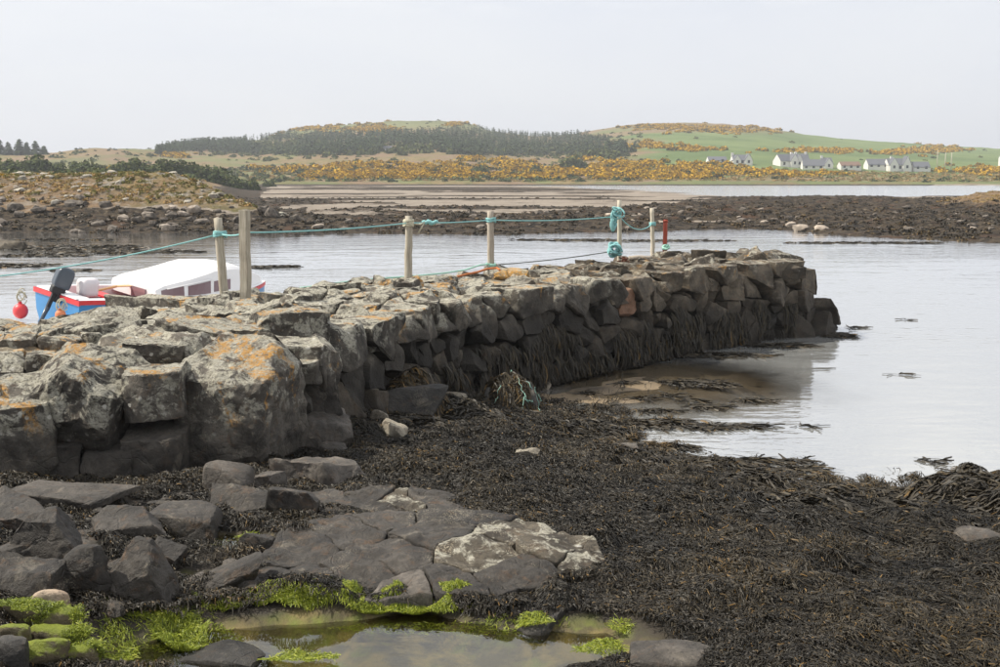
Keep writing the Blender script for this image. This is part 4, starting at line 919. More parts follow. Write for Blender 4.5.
PB[6] = post('fence_post', 'thin pale post next to the red iron pipe', 'post', (653, 254), (652, 208), 25.2, .05, 'wood_pale')
b7, t7, o7 = post('iron_pipe', 'rusty red painted iron pipe standing up from the pier', 'pipe', (664.5, 252), (665.5, 221), 25.2, .05, 'redpaint', taper=1)
bm = bmesh.new(); tube(bm, [(0, 0, .0), (0, 0, .06)], [.062, .055], 12); h7 = (t7 - Vector(b7)).length
link('cap', mesh_bm('cap', bm, M['redpaint'], True), o7, (0, 0, h7 - .03))

def span(a, b, sag, n=14):
    a = Vector(a); b = Vector(b); return [a.lerp(b, k / n) - Vector((0, 0, sag * 4 * (k / n) * (1 - k / n))) for k in range(n + 1)]
def strand(pts, r, mat, n=6): bm = bmesh.new(); tube(bm, pts, r, n); return mesh_bm('rope', bm, M[mat], True)
def wraps(c, r, turns, h, rr, axis=None, jit=.15, seed=0):
    rnd = np.random.RandomState(seed); pts = []; n = int(turns * 12)
    for k in range(n + 1):
        a = k / 12 * 6.283; q = r * (1 + rnd.randn() * jit * .3); pts.append((c[0] + q * math.cos(a), c[1] + q * math.sin(a), c[2] + (k / n - .5) * h + rnd.randn() * rr * .4))
    bm = bmesh.new(); tube(bm, pts, rr, 6); return bm
def on_post(k, py, D): return Vector(at_depth(PBX[k], py, D))
PBX = {1: 220, 2: 245, 3: 408.5, 4: 491, 5: 619.5, 6: 652.5}
DD_ = {1: 15.9, 2: 14.8, 3: 18.3, 4: 21.8, 5: 23.75, 6: 25.2}
# mooring rope away to the left
k1 = on_post(1, 234, 15.9)
farl = Vector(at_depth(-140, 286, 17.0))
o = tag(link('mooring_rope', strand(span(farl, k1, .16, 20), .012, 'rope')), 'turquoise mooring rope running out of view to the left above the boat', 'rope')
link('knot', mesh_bm('knot', wraps(k1, .085, 4, .07, .017, seed=1), M['rope'], True), o)
# hand rope from post to post
k3 = on_post(3, 223, 18.3); k4 = on_post(4, 220, 21.8); k5 = on_post(5, 216, 23.75); k6 = on_post(6, 224, 25.2); k2 = on_post(2, 233, 14.87)
pts = span(k1, k2 + Vector((0, .1, 0)), .03, 5) + span(k2 + Vector((.06, .1, 0)), k3, .03, 16)[1:] + span(k3, k4, .02, 12)[1:] + span(k4, k5, .05, 14)[1:] + span(k5, k6, .2, 12)[1:]
o = tag(link('hand_rope', strand(pts, .012, 'rope')), 'turquoise hand rope strung from post to post along the pier', 'rope')
link('knot', mesh_bm('knot', wraps(k3, .08, 5, .11, .016, seed=2), M['rope_pale'], True), o)
p3 = Vector(at_depth(430, 222, 18.9)); bm = bmesh.new(); rnd = np.random.RandomState(4)
tube(bm, [p3 + Vector((k * .035 - .14, 0, rnd.randn() * .015)) for k in range(9)], [.02, .028, .034, .038, .04, .036, .03, .03, .02], 8); link('splice', mesh_bm('splice', bm, M['rope'], True), o)
bm = bmesh.new(); tube(bm, [k3 + Vector((.09, 0, -.02)), k3 + Vector((.2, 0, -.02)), k3 + Vector((.27, 0, .02)), k3 + Vector((.23, 0, -.05)), k3 + Vector((.16, 0, -.17))], .014, 6); link('tail', mesh_bm('tail', bm, M['rope_pale'], True), o)
link('knot', mesh_bm('knot', wraps(k4, .087, 3.3, .07, .016, seed=3), M['rope'], True), o)
link('knot', mesh_bm('knot', wraps(k6, .062, 3, .06, .018, seed=5), M['rope'], True), o)
def coil(c, n, sx, sy, sz, r, seed):
    rnd = np.random.RandomState(seed); bm = bmesh.new()
    for k in range(n):
        a = rnd.uniform(0, 6.28, 1)[0]; rad = rnd.uniform(.5, 1.0); cx = rnd.randn(3) * np.array([sx, sy, sz]) * .25
        tl = rnd.randn(2) * .4
        pts = [(c[0] + cx[0] + rad * sx * math.cos(t) , c[1] + cx[1] + rad * sy * math.sin(t + a), c[2] + cx[2] + rad * sz * math.sin(t + tl[0])) for t in np.linspace(0, 6.0, 16)]
        tube(bm, pts, r, 6)
    return bm
c5 = on_post(5, 213, 23.6)
o = tag(link('rope_coil', mesh_bm('rope_coil', coil(c5 + Vector((-.05, -.06, .02)), 7, .11, .09, .1, .018, 1), M['rope'], True)), 'turquoise rope coil wound round the head of the thin pale post', 'rope')
link('loop', mesh_bm('loop', coil(c5 + Vector((-.13, -.06, -.18)), 6, .06, .05, .17, .018, 2), M['rope'], True), o)
c5b = Vector(at_depth(615, 253, 23.5))
tag(link('rope_heap', mesh_bm('rope_heap', coil(c5b + Vector((-.02, 0, .08)), 12, .13, .12, .14, .018, 3), M['rope'], True)), 'tangled turquoise rope at the foot of the thin pale post', 'rope')
bm = bmesh.new(); rnd = np.random.RandomState(8)
c5c = Vector(at_depth(621.5, 257, 23.3)); c5c.z = core_z(c5c.x, c5c.y) + .1
for k in range(26):
    q = c5c + Vector((rnd.randn() * .09, rnd.randn() * .08, abs(rnd.randn()) * .08 - .06)); rot = Euler(rnd.uniform(0, 6, 3)).to_matrix()
    tube(bm, [q + rot @ Vector((.055 * math.cos(t), .035 * math.sin(t), 0)) for t in np.linspace(0, 6.283, 11)], .014, 6, False)
tag(link('chain_heap', mesh_bm('chain_heap', bm, M['rust'], True)), 'heap of rusty brown chain at the foot of the thin pale post', 'chain')
# lower lines lying along the pier
def lay(pxs, lift=.03, dz=None):
    out = []
    for (px, py, D) in pxs:
        p = at_depth(px, py, D); zc = core_z(p[0], p[1]) + lift; out.append(Vector((p[0], p[1], max(zc, p[2]))))
    return out
def smooth(pts, k=4):
    out = []
    for i in range(len(pts) - 1):
        for j in range(k): out.append(pts[i].lerp(pts[i + 1], j / k))
    return out + [pts[-1]]
o = tag(link('ground_line', strand(smooth(lay([(300, 288, 16.9), (360, 280, 18.5), (415, 276, 19.3), (445, 273, 20.2), (465, 270, 20.9), (480, 265, 21.4), (490, 264, 21.7)], .05)), .016, 'rope_mint')), 'pale mint line lying along the pier top to the grey post', 'rope')
link('knot', mesh_bm('knot', wraps(on_post(4, 265, 21.75), .088, 2.5, .07, .017, seed=9), M['rope_mint'], True), o)
tag(link('dark_line', strand(span(on_post(4, 265, 21.8), on_post(5, 250, 23.7), .04), .011, 'rope_dark')), 'thin dark line stretched low between the grey post and the coiled post', 'rope')
tag(link('orange_line', strand(smooth(lay([(456, 277, 19.9), (468, 274, 20.4), (478, 272, 20.8), (487, 269, 21.2), (497, 268, 21.2), (500, 270, 21.0)], .07)), .022, 'rope_orange')), 'frayed orange rope lying at the foot of the grey post', 'rope')
p = at_depth(643, 257, 24.6); bm = bmesh.new(); zc = core_z(p[0], p[1]) + .09
tube(bm, [(p[0] - .32, p[1] - .05, zc), (p[0] - .1, p[1], zc + .015), (p[0] + .12, p[1] + .02, zc), (p[0] + .34, p[1] + .08, zc + .03)], [.05, .055, .05, .045], 10)
tag(link('driftwood_log', mesh_bm('driftwood_log', bm, M['wood_grey'], True)), 'short grey driftwood log lying between the pale posts', 'log')
o = tag(link('green_rope', mesh_bm('green_rope', coil(Vector(at_depth(666, 247, 25.1)), 7, .08, .07, .05, .014, 11), M['rope_mint'], True)), 'pale green twine tied low round the red iron pipe', 'rope')
tag(link('frayed_rope', mesh_bm('frayed_rope', coil(Vector(at_depth(661, 256, 24.8)) + Vector((0, 0, .0)), 9, .22, .12, .05, .016, 12), M['rope_pale'], True)), 'frayed pale rope heaped at the foot of the red iron pipe', 'rope')
# net snagged on the weedy boulder
g = ground_hit(512, 404); bm = bmesh.new(); rnd = np.random.RandomState(6)
def netmat(): return M['rope_mint']
nb_ = None
for ob in ROCK_OBJ:
    if 'netted' not in ob['label'] and 'green net' in ob['label']: nb_ = ob
D_, _ = ico(4); DRP = [o_ for o_ in C.objects if o_.name == 'draped_wrack'][0]
vv = [v.co.copy() for v in DRP.data.vertices][::3]
vis = [v for v in vv if abs(v.x - nb_.location.x) < .55 and abs(v.y - nb_.location.y) < .5 and v.z > g[2] + .05]
import mathutils
kd = mathutils.kdtree.KDTree(len(vis))
for i, v in enumerate(vis): kd.insert(v, i)
kd.balance()
cen = sum(vis, Vector()) / len(vis)
for k in range(24):
    st = vis[rnd.randint(len(vis))].copy(); dirn = Vector((rnd.randn(), rnd.randn() * .7, rnd.randn())).normalized() * .035; pts = []
    for j in range(14):
        q = kd.find(st)[0]; pts.append(q + (q - cen).normalized() * (.012 + .01 * rnd.rand())); st = q + dirn + Vector(rnd.randn(3)) * .02
    tube(bm, pts, .0036, 5)
tag(link('fishing_net', mesh_bm('fishing_net', bm, M['rope_mint'], True)), 'tangled pale green net caught on the weedy boulder by the sandy shallows', 'net')

# ------------------------------------------------------------------ the small boat behind the pier
boat = tag(empty('motor_boat', (-10.7, 26.3, 0), (R(5), R(2.2), R(48))), 'small blue and white motor boat with red strake and white cabin moored behind the pier', 'boat')
XS = np.linspace(0, 6.0, 25)
def beam(x): return np.interp(x, [0, .6, 2, 3.5, 4.6, 5.4, 5.8, 6.0], [1.12, 1.18, 1.25, 1.2, .95, .55, .25, .04])
def sheer(x): return .62 + .05 * np.cos(x) + .1 * (x / 6) ** 2
def loft(rows, mat, name, parent, closed_ends=(False, False), smooth=True):
    V = np.array(rows); nr, nc = V.shape[:2]; me_V = V.reshape(-1, 3); F = [tuple(f) for f in grid_faces(nr, nc)]
    if closed_ends[0]: F.append(tuple(range(nc)))
    if closed_ends[1]: F.append(tuple((nr - 1) * nc + k for k in range(nc))[::-1])
    me = bpy.data.meshes.new(name); me.from_pydata([tuple(v) for v in me_V], [], F); me.materials.append(M[mat]); me.update()
    if smooth:
        for p in me.polygons: p.use_smooth = True
        me.set_sharp_from_angle(angle=R(24))
    return link(name, me, parent)
def sect(x, s=1.0, z0=-.28, drop=.0):
    b = beam(x) * s; zs = sheer(x) - drop
    prof = [(1, zs), (.98, zs * .6), (.93, .12), (.8, -.08), (.4, -.2), (0, z0)]
    return [(x, -b * q, z) for q, z in prof] + [(x, b * q, z) for q, z in prof[::-1][1:]]
loft([sect(x) for x in XS], 'blue', 'hull', boat, (True, False))
for sg in (-1, 1):
    strake = []
    for x in XS:
        b = beam(x) * 1.0; zs = sheer(x); strake.append([(x, sg * (b + .002), zs - .11), (x, sg * (b + .03), zs - .1), (x, sg * (b + .03), zs - .01), (x, sg * (b - .02), zs)])
    loft(strake, 'red', 'rubbing_strake', boat)
bm = bmesh.new(); bx(bm, -.035, -.002, -1.15, 1.15, .54, .66); link('transom_strake', mesh_bm('transom_strake', bm, M['red']), boat)
for sg in (-1, 1):
    rows = []
    for x in XS:
        b = beam(x); zs = sheer(x) + .004; wdt_ = min(.2, b * .6)
        rows.append([(x, sg * (b + .01), zs), (x, sg * (b - wdt_), zs + .012), (x, sg * (b - wdt_), zs - .3)])
    loft(rows, 'white', 'side_deck', boat)
bm = bmesh.new(); bx(bm, -.02, .3, -1.0, 1.0, .672, .7); link('stern_deck', mesh_bm('stern_deck', bm, M['white']), boat)
bm = bmesh.new(); bx(bm, .1, 2.3, -.92, .92, .2, .24); link('sole', mesh_bm('sole', bm, M['red']), boat)
bm = bmesh.new(); bx(bm, 1.2, 1.5, -1.0, 1.0, .5, .545); link('thwart', mesh_bm('thwart', bm, M['red']), boat)
bm = bmesh.new(); tube(bm, [(.75, -.35, .74), (1.6, .1, .76)], .03, 8); bx(bm, 1.55, 2.0, .03, .2, .75, .77)
tag(link('oar', mesh_bm('oar', bm, M['wood_light'])), 'varnished wooden oar lying across the open stern of the boat', 'oar')
bpy.data.objects['oar'].location = boat.location; bpy.data.objects['oar'].rotation_euler = boat.rotation_euler
# cabin
rows = []
for x in np.linspace(2.0, 5.75, 16):
    b = beam(x) - .14 if x < 5.4 else max(beam(x) - .1, .06); zd = sheer(x) + .01
    top_ = np.interp(x, [2.0, 2.25, 3.0, 3.8, 4.6, 5.3, 5.75], [.86, .98, 1.14, 1.36, 1.36, 1.14, .95]); top_ = max(top_, zd + .02)
    rows.append([(x, -b, zd - .1), (x, -b * .97, zd + (top_ - zd) * .45), (x, -b * .93, zd + (top_ - zd) * .84), (x, -b * .82, zd + (top_ - zd) * .94), (x, 0, top_), (x, b * .82, zd + (top_ - zd) * .94), (x, b * .93, zd + (top_ - zd) * .84), (x, b * .97, zd + (top_ - zd) * .45), (x, b, zd - .1)])
cab = loft(rows, 'white', 'cabin', boat, (True, True))
def cab_side(x, f):        # a point on the starboard cabin side
    b = beam(x) - .14; zd = sheer(x) + .01; top_ = np.interp(x, [2.0, 2.25, 3.0, 3.8, 4.6], [.86, .98, 1.14, 1.36, 1.36])
    return np.array([x, -b * np.interp(f, [0, .45, .84], [1, .97, .93]) - .012, zd + (top_ - zd) * f])
def pane(x0, x1, f0, f1, mat='windowpane', name='window'):
    xs = np.linspace(x0, x1, 5); V = [cab_side(x, f0) for x in xs] + [cab_side(x, f1) for x in xs] + [cab_side(x, f0) + [0, .03, 0] for x in xs] + [cab_side(x, f1) + [0, .03, 0] for x in xs]
    F = [(k, k + 1, 6 + k, 5 + k) for k in range(4)] + [(0, 10, 11, 1), (5, 6, 16, 15), (4, 14, 19, 9), (0, 5, 15, 10)]
    me = bpy.data.meshes.new(name); me.from_pydata([tuple(v) for v in V], [], F); me.materials.append(M[mat]); me.update(); link(name, me, cab)
pane(2.15, 2.8, .1, .62); pane(2.92, 3.6, .1, .56); pane(3.72, 4.3, .12, .5)
bm = bmesh.new(); bx(bm, 1.965, 2.02, -.62, .05, .46, .78); link('window', mesh_bm('window', bm, M['windowpane']), cab)
bm = bmesh.new(); tube(bm, [cab_side(2.3, .62) + [0, -.02, 0], cab_side(2.35, .64) + [0, -.05, 0], cab_side(3.6, .62) + [0, -.05, 0], cab_side(3.65, .6) + [0, -.02, 0]], .014, 6); link('grab_rail', mesh_bm('grab_rail', bm, M['white'], True), cab)
# outboard motor, tilted up on the transom
mot = empty('outboard_motor', (-.08, -.12, .66)); mot.parent = boat; mot.rotation_euler = (R(6), R(20), R(-6)); mot.scale = (.84, .84, .84)
V, F = hull_rock([((1, 0, 0), .27), ((-1, 0, 0), .22), ((0, 1, 0), .16), ((0, -1, 0), .16), ((0, 0, 1), .36), ((0, 0, -1), .26), ((.7, 0, .7), .38), ((-.8, 0, -.5), .28), ((-.7, 0, .75), .36)], (.27, .16, .32), 4, 9, 0, 0, 1, 0)
link('cowl', mesh_np('cowl', V, F, M['motor']), mot, (-.02, 0, .48))
V, F = hull_rock([((1, 0, 0), .2), ((-1, 0, 0), .19), ((0, 1, 0), .13), ((0, -1, 0), .13), ((0, 0, 1), .12), ((0, 0, -1), .12)], (.2, .13, .12), 3, 9, 0, 0, 1, 0)
link('engine_base', mesh_np('engine_base', V, F, M['black']), mot, (-.02, 0, .14))
bm = bmesh.new(); bx(bm, -.02, .16, -.12, .12, -.2, .06); bx(bm, -.12, -.02, -.05, .05, -.5, .1); link('bracket', mesh_bm('bracket', bm, M['black']), mot)
bm = bmesh.new(); tube(bm, [(.1, 0, .14), (.3, .02, .12), (.5, .04, .14)], [.025, .022, .028], 8); link('tiller', mesh_bm('tiller', bm, M['black'], True), mot)
bm = bmesh.new(); tube(bm, [(-.07, 0, -.4), (-.09, 0, -.8), (-.09, 0, -.95)], [.07, .05, .07], 10); link('shaft_leg', mesh_bm('shaft_leg', bm, M['motor'], True), mot)
V, F = hull_rock([((0, 0, 1), .26), ((0, 0, -1), .2), ((1, 0, 0), .22), ((-1, 0, 0), .22), ((0, 1, 0), .22), ((0, -1, 0), .22)], (.22, .22, .24), 3, 5, .12, 3, 2, .02)
me = mesh_np('plastic_jug', V, F, M['plastic']); o = link('plastic_jug', me); o.matrix_world = boat.matrix_basis @ Matrix.Translation((.62, -.3, .8))
tag(o, 'cloudy plastic drum standing behind the outboard motor', 'drum')
# fenders
def fender(px, py, D, r, mat, lb, seed):
    c = at_depth(px, py, D); me = mesh_np('fender', ico(3)[0] * r * np.array([1, 1, 1.08]), ico(3)[1], M[mat]); o = tag(link('fender', me, None, c), lb, 'fender')
    bm = bmesh.new(); tube(bm, [(0, 0, r * 1.0), (0, 0, r * 1.3)], [r * .3, r * .25], 8); link('eye', mesh_bm('eye', bm, M[mat], True), o)
    link('lanyard', mesh_bm('lanyard', coil(Vector((.05, 0, r * 2.0)), 4, .1, .06, .16, .013, seed), M['rope_pale'], True), o)
fender(20.5, 311, 26.3, .175, 'redbuoy', 'round red buoy fender hanging from the left corner of the stern', 21)
fender(60.5, 315, 24.9, .12, 'orangebuoy', 'small worn orange fender hanging from the middle of the stern', 22)

# ------------------------------------------------------------------ land beyond: houses, trees, gorse, headland
M['harl'] = simple('white_house_render', (.68, .66, .62), .85, .2, 0, .06, 2)
M['slate'] = simple('grey_slate_roof', (.12, .125, .14), .7, .3, 0, .15, 3)
M['brownroof'] = simple('brown_tile_roof', (.17, .11, .08), .8, .3, 0, .15, 3)
M['dglass'] = simple('dark_window', (.03, .035, .04), .15, .5, 0, .1, 3)
def house(px, D, py_base, w_, d_, h_, rh, yaw, label, roof='slate', chim=((-.8,), ), wins=3, gable_front=False, wing=None):
    h_ *= .9; rh *= .9; wing = [(a, b, c, d * .9, e * .9) for a, b, c, d, e in (wing or [])]
    X = (px - 500) / FPX * D; z = land_z(X, D) - .4
    zb = CAMZ - (py_base - HORY) / FPX * D; z = max(z, zb) if zb - z < 4 else z
    root = tag(empty('house', (X, D, z), (0, 0, R(yaw))), label, 'house', 'white houses across the bay'); root.scale = (.9, .9, .9)
    def block(x0, x1, y0, y1, h, rr, along_x=True):
        bm = bmesh.new()
        if along_x: pr = [(y0, -2), (y1, -2), (y1, h), ((y0 + y1) / 2, h + rr), (y0, h)]; ends = [[(x, y, zz) for y, zz in pr] for x in (x0, x1)]
        else: pr = [(x0, -2), (x1, -2), (x1, h), ((x0 + x1) / 2, h + rr), (x0, h)]; ends = [[(x, y, zz) for x, zz in pr] for y in (y0, y1)]
        a = [bm.verts.new(v) for v in ends[0]]; b = [bm.verts.new(v) for v in ends[1]]
        bm.faces.new(a); bm.faces.new(b[::-1])
        for k in range(5): bm.faces.new((a[k], b[k], b[(k + 1) % 5], a[(k + 1) % 5]))
        bmesh.ops.recalc_face_normals(bm, faces=bm.faces); link('wall', mesh_bm('wall', bm, M['harl']), root)
        bm = bmesh.new()
        for sg in (-1, 1):
            if along_x:
                ym = (y0 + y1) / 2; ye = y0 - .25 if sg < 0 else y1 + .25; ze = h - .25 * rr / ((y1 - y0) / 2)
                q = [(x0 - .02, ye, ze), (x1 + .02, ye, ze), (x1 + .02, ym, h + rr), (x0 - .02, ym, h + rr)]
            else:
                xm = (x0 + x1) / 2; xe = x0 - .25 if sg < 0 else x1 + .25; ze = h - .25 * rr / ((x1 - x0) / 2)
                q = [(xe, y0 - .02, ze), (xe, y1 + .02, ze), (xm, y1 + .02, h + rr), (xm, y0 - .02, h + rr)]
            lo = [bm.verts.new((a_, b_, c_ + .03)) for a_, b_, c_ in q]; hi = [bm.verts.new((a_, b_, c_ + .2)) for a_, b_, c_ in q]
            bm.faces.new(lo); bm.faces.new(hi[::-1])
            for k in range(4): bm.faces.new((lo[k], lo[(k + 1) % 4], hi[(k + 1) % 4], hi[k]))
        bmesh.ops.recalc_face_normals(bm, faces=bm.faces); return link('roof', mesh_bm('roof', bm, M[roof]), root)
    rf = block(-w_ / 2, w_ / 2, -d_ / 2, d_ / 2, h_, rh)
    for c in chim:
        if c: bm = bmesh.new(); bx(bm, c[0] - .5, c[0] + .5, -.45, .45, h_ + rh - .8, h_ + rh + 1.1); link('chimney', mesh_bm('chimney', bm, M['harl']), rf)
    for k in range(wins):
        x = -w_ / 2 + w_ * (k + .5) / wins; bm = bmesh.new(); bx(bm, x - .55, x + .55, -d_ / 2 - .03, -d_ / 2 + .1, .9, 2.2); link('window', mesh_bm('window', bm, M['dglass']), root)
    for (x0, x1, y0, h2, r2) in (wing or []):
        block(x0, x1, y0, 0, h2, r2, False); bm = bmesh.new(); xm = (x0 + x1) / 2; bx(bm, xm - .5, xm + .5, y0 - .03, y0 + .1, h2 * .4, h2 * .4 + 1.3); link('window', mesh_bm('window', bm, M['dglass']), root)
house(714, 455, 168, 8.5, 6, 1.8, 1.8, 0, 'low white cottage with grey roof, leftmost of the houses', wins=2, chim=(None,))
house(738, 455, 168, 8.5, 7, 2.4, 2.6, 0, 'white house with two front gables, second from the left', wins=1, wing=[(-4.2, -.9, -4.6, 2.4, 2.6), (.9, 4.2, -4.9, 2.6, 2.8)], chim=((-3.9,),))
house(781, 455, 170, 8, 6.5, 3.0, 3.2, 18, 'white house with grey roof and a tall white gable on its right', wins=2, wing=[(.8, 4.6, -4.4, 3.2, 3.2)], chim=((3.5,),))
house(797, 462, 169, 6.5, 6, 3.8, 3.0, 0, 'tall white gabled house with a chimney at the left of the long roofed house', wins=1, wing=[(-3, 0, -4, 3.6, 2.9)], chim=((-2.4,), (2.2,)))
house(809, 446, 171, 9.5, 6, 2.2, 2.9, -6, 'long grey roofed house with white gable end among the houses', wins=3, chim=(None,))
house(822, 455, 169, 5, 6, 2.6, 2.8, 0, 'small white house with a gable facing the bay right of the long roof', wins=1, wing=[(-1.5, 2.2, -4, 2.4, 2.7)], chim=((-2,),))
house(845, 450, 170, 9, 6.5, 2.0, 1.9, 0, 'white bungalow with brown roof standing apart', roof='brownroof', wins=3, chim=(None,))
house(872, 455, 169, 9.5, 6.5, 2.0, 2.8, 0, 'white bungalow with wide grey roof left of the big house', wins=3, chim=(None,))
house(893, 452, 171, 10.5, 7, 3.0, 3.0, 0, 'big white house with tall gables and chimneys', wins=3, wing=[(-5, -1.2, -4.8, 3.1, 3.2), (1.0, 4.4, -4.8, 3.3, 3.8)], chim=((-3,), (4.3,)))
house(915, 452, 171, 7.5, 6, 1.9, 2.5, 0, 'low grey roofed annexe at the right of the big house', wins=2, chim=(None,))
house(1000, 500, 163, 5, 6, 2.6, 2.4, 0, 'lone white house at the right edge up the slope', wins=2)
house(389, 520, 157, 4.5, 4, 1.8, 1.4, 0, 'small pale building half hidden among the conifers', wins=1, chim=(None,))
def leaf_cloud(n, rad, size, tintf, seed, flat=.0):
    r = np.random.RandomState(seed); d = r.randn(n, 3); d /= np.linalg.norm(d, axis=1)[:, None]; d[:, 2] = np.abs(d[:, 2])
    lump = 1 + .28 * fbm(d * 2.1 + seed * 3.3, 3)
    P = d * (lump * (r.rand(n) ** .35))[:, None] * np.asarray(rad)
    a = r.randn(n, 3); a /= np.linalg.norm(a, axis=1)[:, None]; b = np.cross(a, d + r.randn(n, 3) * .5); b /= np.linalg.norm(b, axis=1)[:, None] + 1e-9
    s = (size * r.uniform(.6, 1.3, n))[:, None]
    V = np.stack([P + a * s, P + b * s, P - a * s * .9, P - b * s], 1).reshape(-1, 3); F = np.arange(4 * n).reshape(n, 4)
    return V, F, np.repeat(tintf(r, P / np.asarray(rad), n), 4)
def bush_mesh(name, mat, n, rad, size, tintf, seed):
    V, F, t_ = leaf_cloud(n, rad, size, tintf, seed); return mesh_np(name, V, F, M[mat], False, None, {'tint': t_})
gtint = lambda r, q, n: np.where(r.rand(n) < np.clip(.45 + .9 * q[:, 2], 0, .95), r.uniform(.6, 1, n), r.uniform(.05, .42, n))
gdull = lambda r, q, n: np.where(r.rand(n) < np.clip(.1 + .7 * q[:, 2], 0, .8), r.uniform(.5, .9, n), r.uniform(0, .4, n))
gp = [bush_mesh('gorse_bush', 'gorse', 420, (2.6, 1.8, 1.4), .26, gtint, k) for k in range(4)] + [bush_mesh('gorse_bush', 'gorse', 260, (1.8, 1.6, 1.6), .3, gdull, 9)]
gr_ = np.random.RandomState(14)
def scatter(n, x0, x1, d0, d1, clump=None, seed=0):
    r = np.random.RandomState(seed); px = r.uniform(x0, x1, n); D = r.uniform(d0, d1, n); return px, D
def put_bush(proto, px, D, s, label, cat, group, name):
    X = (px - 500) / FPX * D; o = link(name, proto, None, (X, D, land_z(X, D) - .15)); o.scale = (s * gr_.uniform(.8, 1.4), s, s * gr_.uniform(.8, 1.15)); o.rotation_euler = (0, 0, gr_.uniform(0, 6.28)); return tag(o, label, cat, group)
for k in range(230):
    row = gr_.rand()
    if row < .6: px = gr_.uniform(330, 1010); D = gr_.uniform(362, 385)
    else: px = gr_.uniform(400, 780); D = gr_.uniform(395, 430)
    if fbm2(np.array([(px - 500) / FPX * D]), np.array([D]), .035, 3, 2.9)[0] < -.12: px = gr_.uniform(330, 640)
    if 640 < px < 660 or 560 < px < 585 and D < 390: D += 25
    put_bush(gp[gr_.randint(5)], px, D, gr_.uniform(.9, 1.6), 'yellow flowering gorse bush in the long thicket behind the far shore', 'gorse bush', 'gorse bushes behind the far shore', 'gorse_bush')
for (px, D, s, lb) in [(95 * 4 // 4 + 20, 250, .9, 'small yellow gorse bush on the heath nearest the left conifers'), (148, 262, .9, 'yellow gorse patch at the top of the green shrubs, left one'), (162, 262, 1.0, 'yellow gorse patch beside the left gorse patch above the shrubs'), (186, 255, 1.35, 'bright rounded gorse bush above the dark shrubs'),
                       (207, 250, 1.25, 'broad gorse bush in the middle of the dark shrubs'), (232, 250, .85, 'small gorse bush at the right end of the dark shrubs'), (40, 240, .8, 'tiny gorse patch on the shrub under the left conifers')]:
    put_bush(gp[0], px, D, s, lb, 'gorse bush', None, 'gorse_bush')
# gorse on the hills and low along the headland crest: too many to count
def many(name, mat, pts, protos_):
    Vs, Fs, Ts = [], [], []; o = 0
    for (X, Y, z, s, k) in pts:
        V, F, t_ = protos_[k]; a = gr_.uniform(0, 6.28); c, sn = math.cos(a), math.sin(a)
        W_ = np.stack([V[:, 0] * c - V[:, 1] * sn, V[:, 0] * sn + V[:, 1] * c, V[:, 2]], 1) * s + np.array([X, Y, z]); Vs.append(W_); Fs.append(F + o); Ts.append(t_); o += len(V)
    return tag(link(name, mesh_np(name, np.vstack(Vs), np.vstack(Fs), M[mat], False, None, {'tint': np.concatenate(Ts)})), kind='stuff')
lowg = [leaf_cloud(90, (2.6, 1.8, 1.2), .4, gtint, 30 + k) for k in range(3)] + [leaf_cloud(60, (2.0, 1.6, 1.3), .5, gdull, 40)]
def slope_D(px, py):      # distance at which the land is seen at this height
    d0, d1, nr, A, arr = FANS[1]; Ds_ = d0 * (d1 / d0) ** np.linspace(0, 1, nr); j = int(np.clip(((px - 500) / FPX - A[0]) / (A[1] - A[0]), 0, len(A) - 1)); z = arr[0][:, j]; yy = HORY - (z - CAMZ) / Ds_ * FPX
    k = np.argmax(yy <= py); return Ds_[k] if yy[k] <= py else Ds_[np.argmin(yy)]
pts = []
for (cx, cy, rx, ry, n) in [(318, 130, 32, 3.5, 90), (375, 131, 26, 6, 120), (455, 126, 14, 2.5, 30), (660, 129, 40, 3, 110), (720, 131, 50, 4, 130), (645, 147, 30, 3, 60), (690, 150, 20, 2, 50), (815, 152, 45, 2.2, 120), (885, 154, 20, 2, 45), (935, 150, 26, 4, 90), (915, 152, 30, 3, 50),
                            (510, 164, 20, 3, 50), (620, 165, 20, 3, 40), (180, 156, 20, 2, 20), (560, 172, 60, 5, 80), (980, 172, 40, 4, 60), (470, 160, 14, 2, 25), (585, 160, 16, 2, 25), (760, 175, 60, 3, 50), (290, 170, 30, 4, 18), (350, 168, 40, 5, 40), (700, 168, 35, 4, 60)]:
    for k in range(n):
        px = cx + gr_.randn() * rx * .5; py = cy + gr_.randn() * ry * .5; D = slope_D(px, py); X = (px - 500) / FPX * D
        pts.append((X, D, land_z(X, D) - .2, gr_.uniform(.7, 1.5), gr_.randint(4)))
for k in range(1500):
    px = gr_.uniform(300, 1020); D = gr_.uniform(360, 402) if k % 3 else gr_.uniform(400, 445); X = (px - 500) / FPX * D
    if fbm2(np.array([X]), np.array([D]), .035, 3, 2.9)[0] < (-.1 if D < 402 else .15) or (D > 402 and px > 800): continue
    pts.append((X, D, land_z(X, D) - .2, gr_.uniform(.6, 1.1), gr_.randint(4)))
for k in range(160):
    px = gr_.uniform(-60, 55); D = gr_.uniform(84, 100); X = (px - 500) / FPX * D; pts.append((X, D, land_z(X, D) - .05, gr_.uniform(.1, .2), gr_.randint(3)))
many('gorse_scrub', 'gorse', pts, lowg)
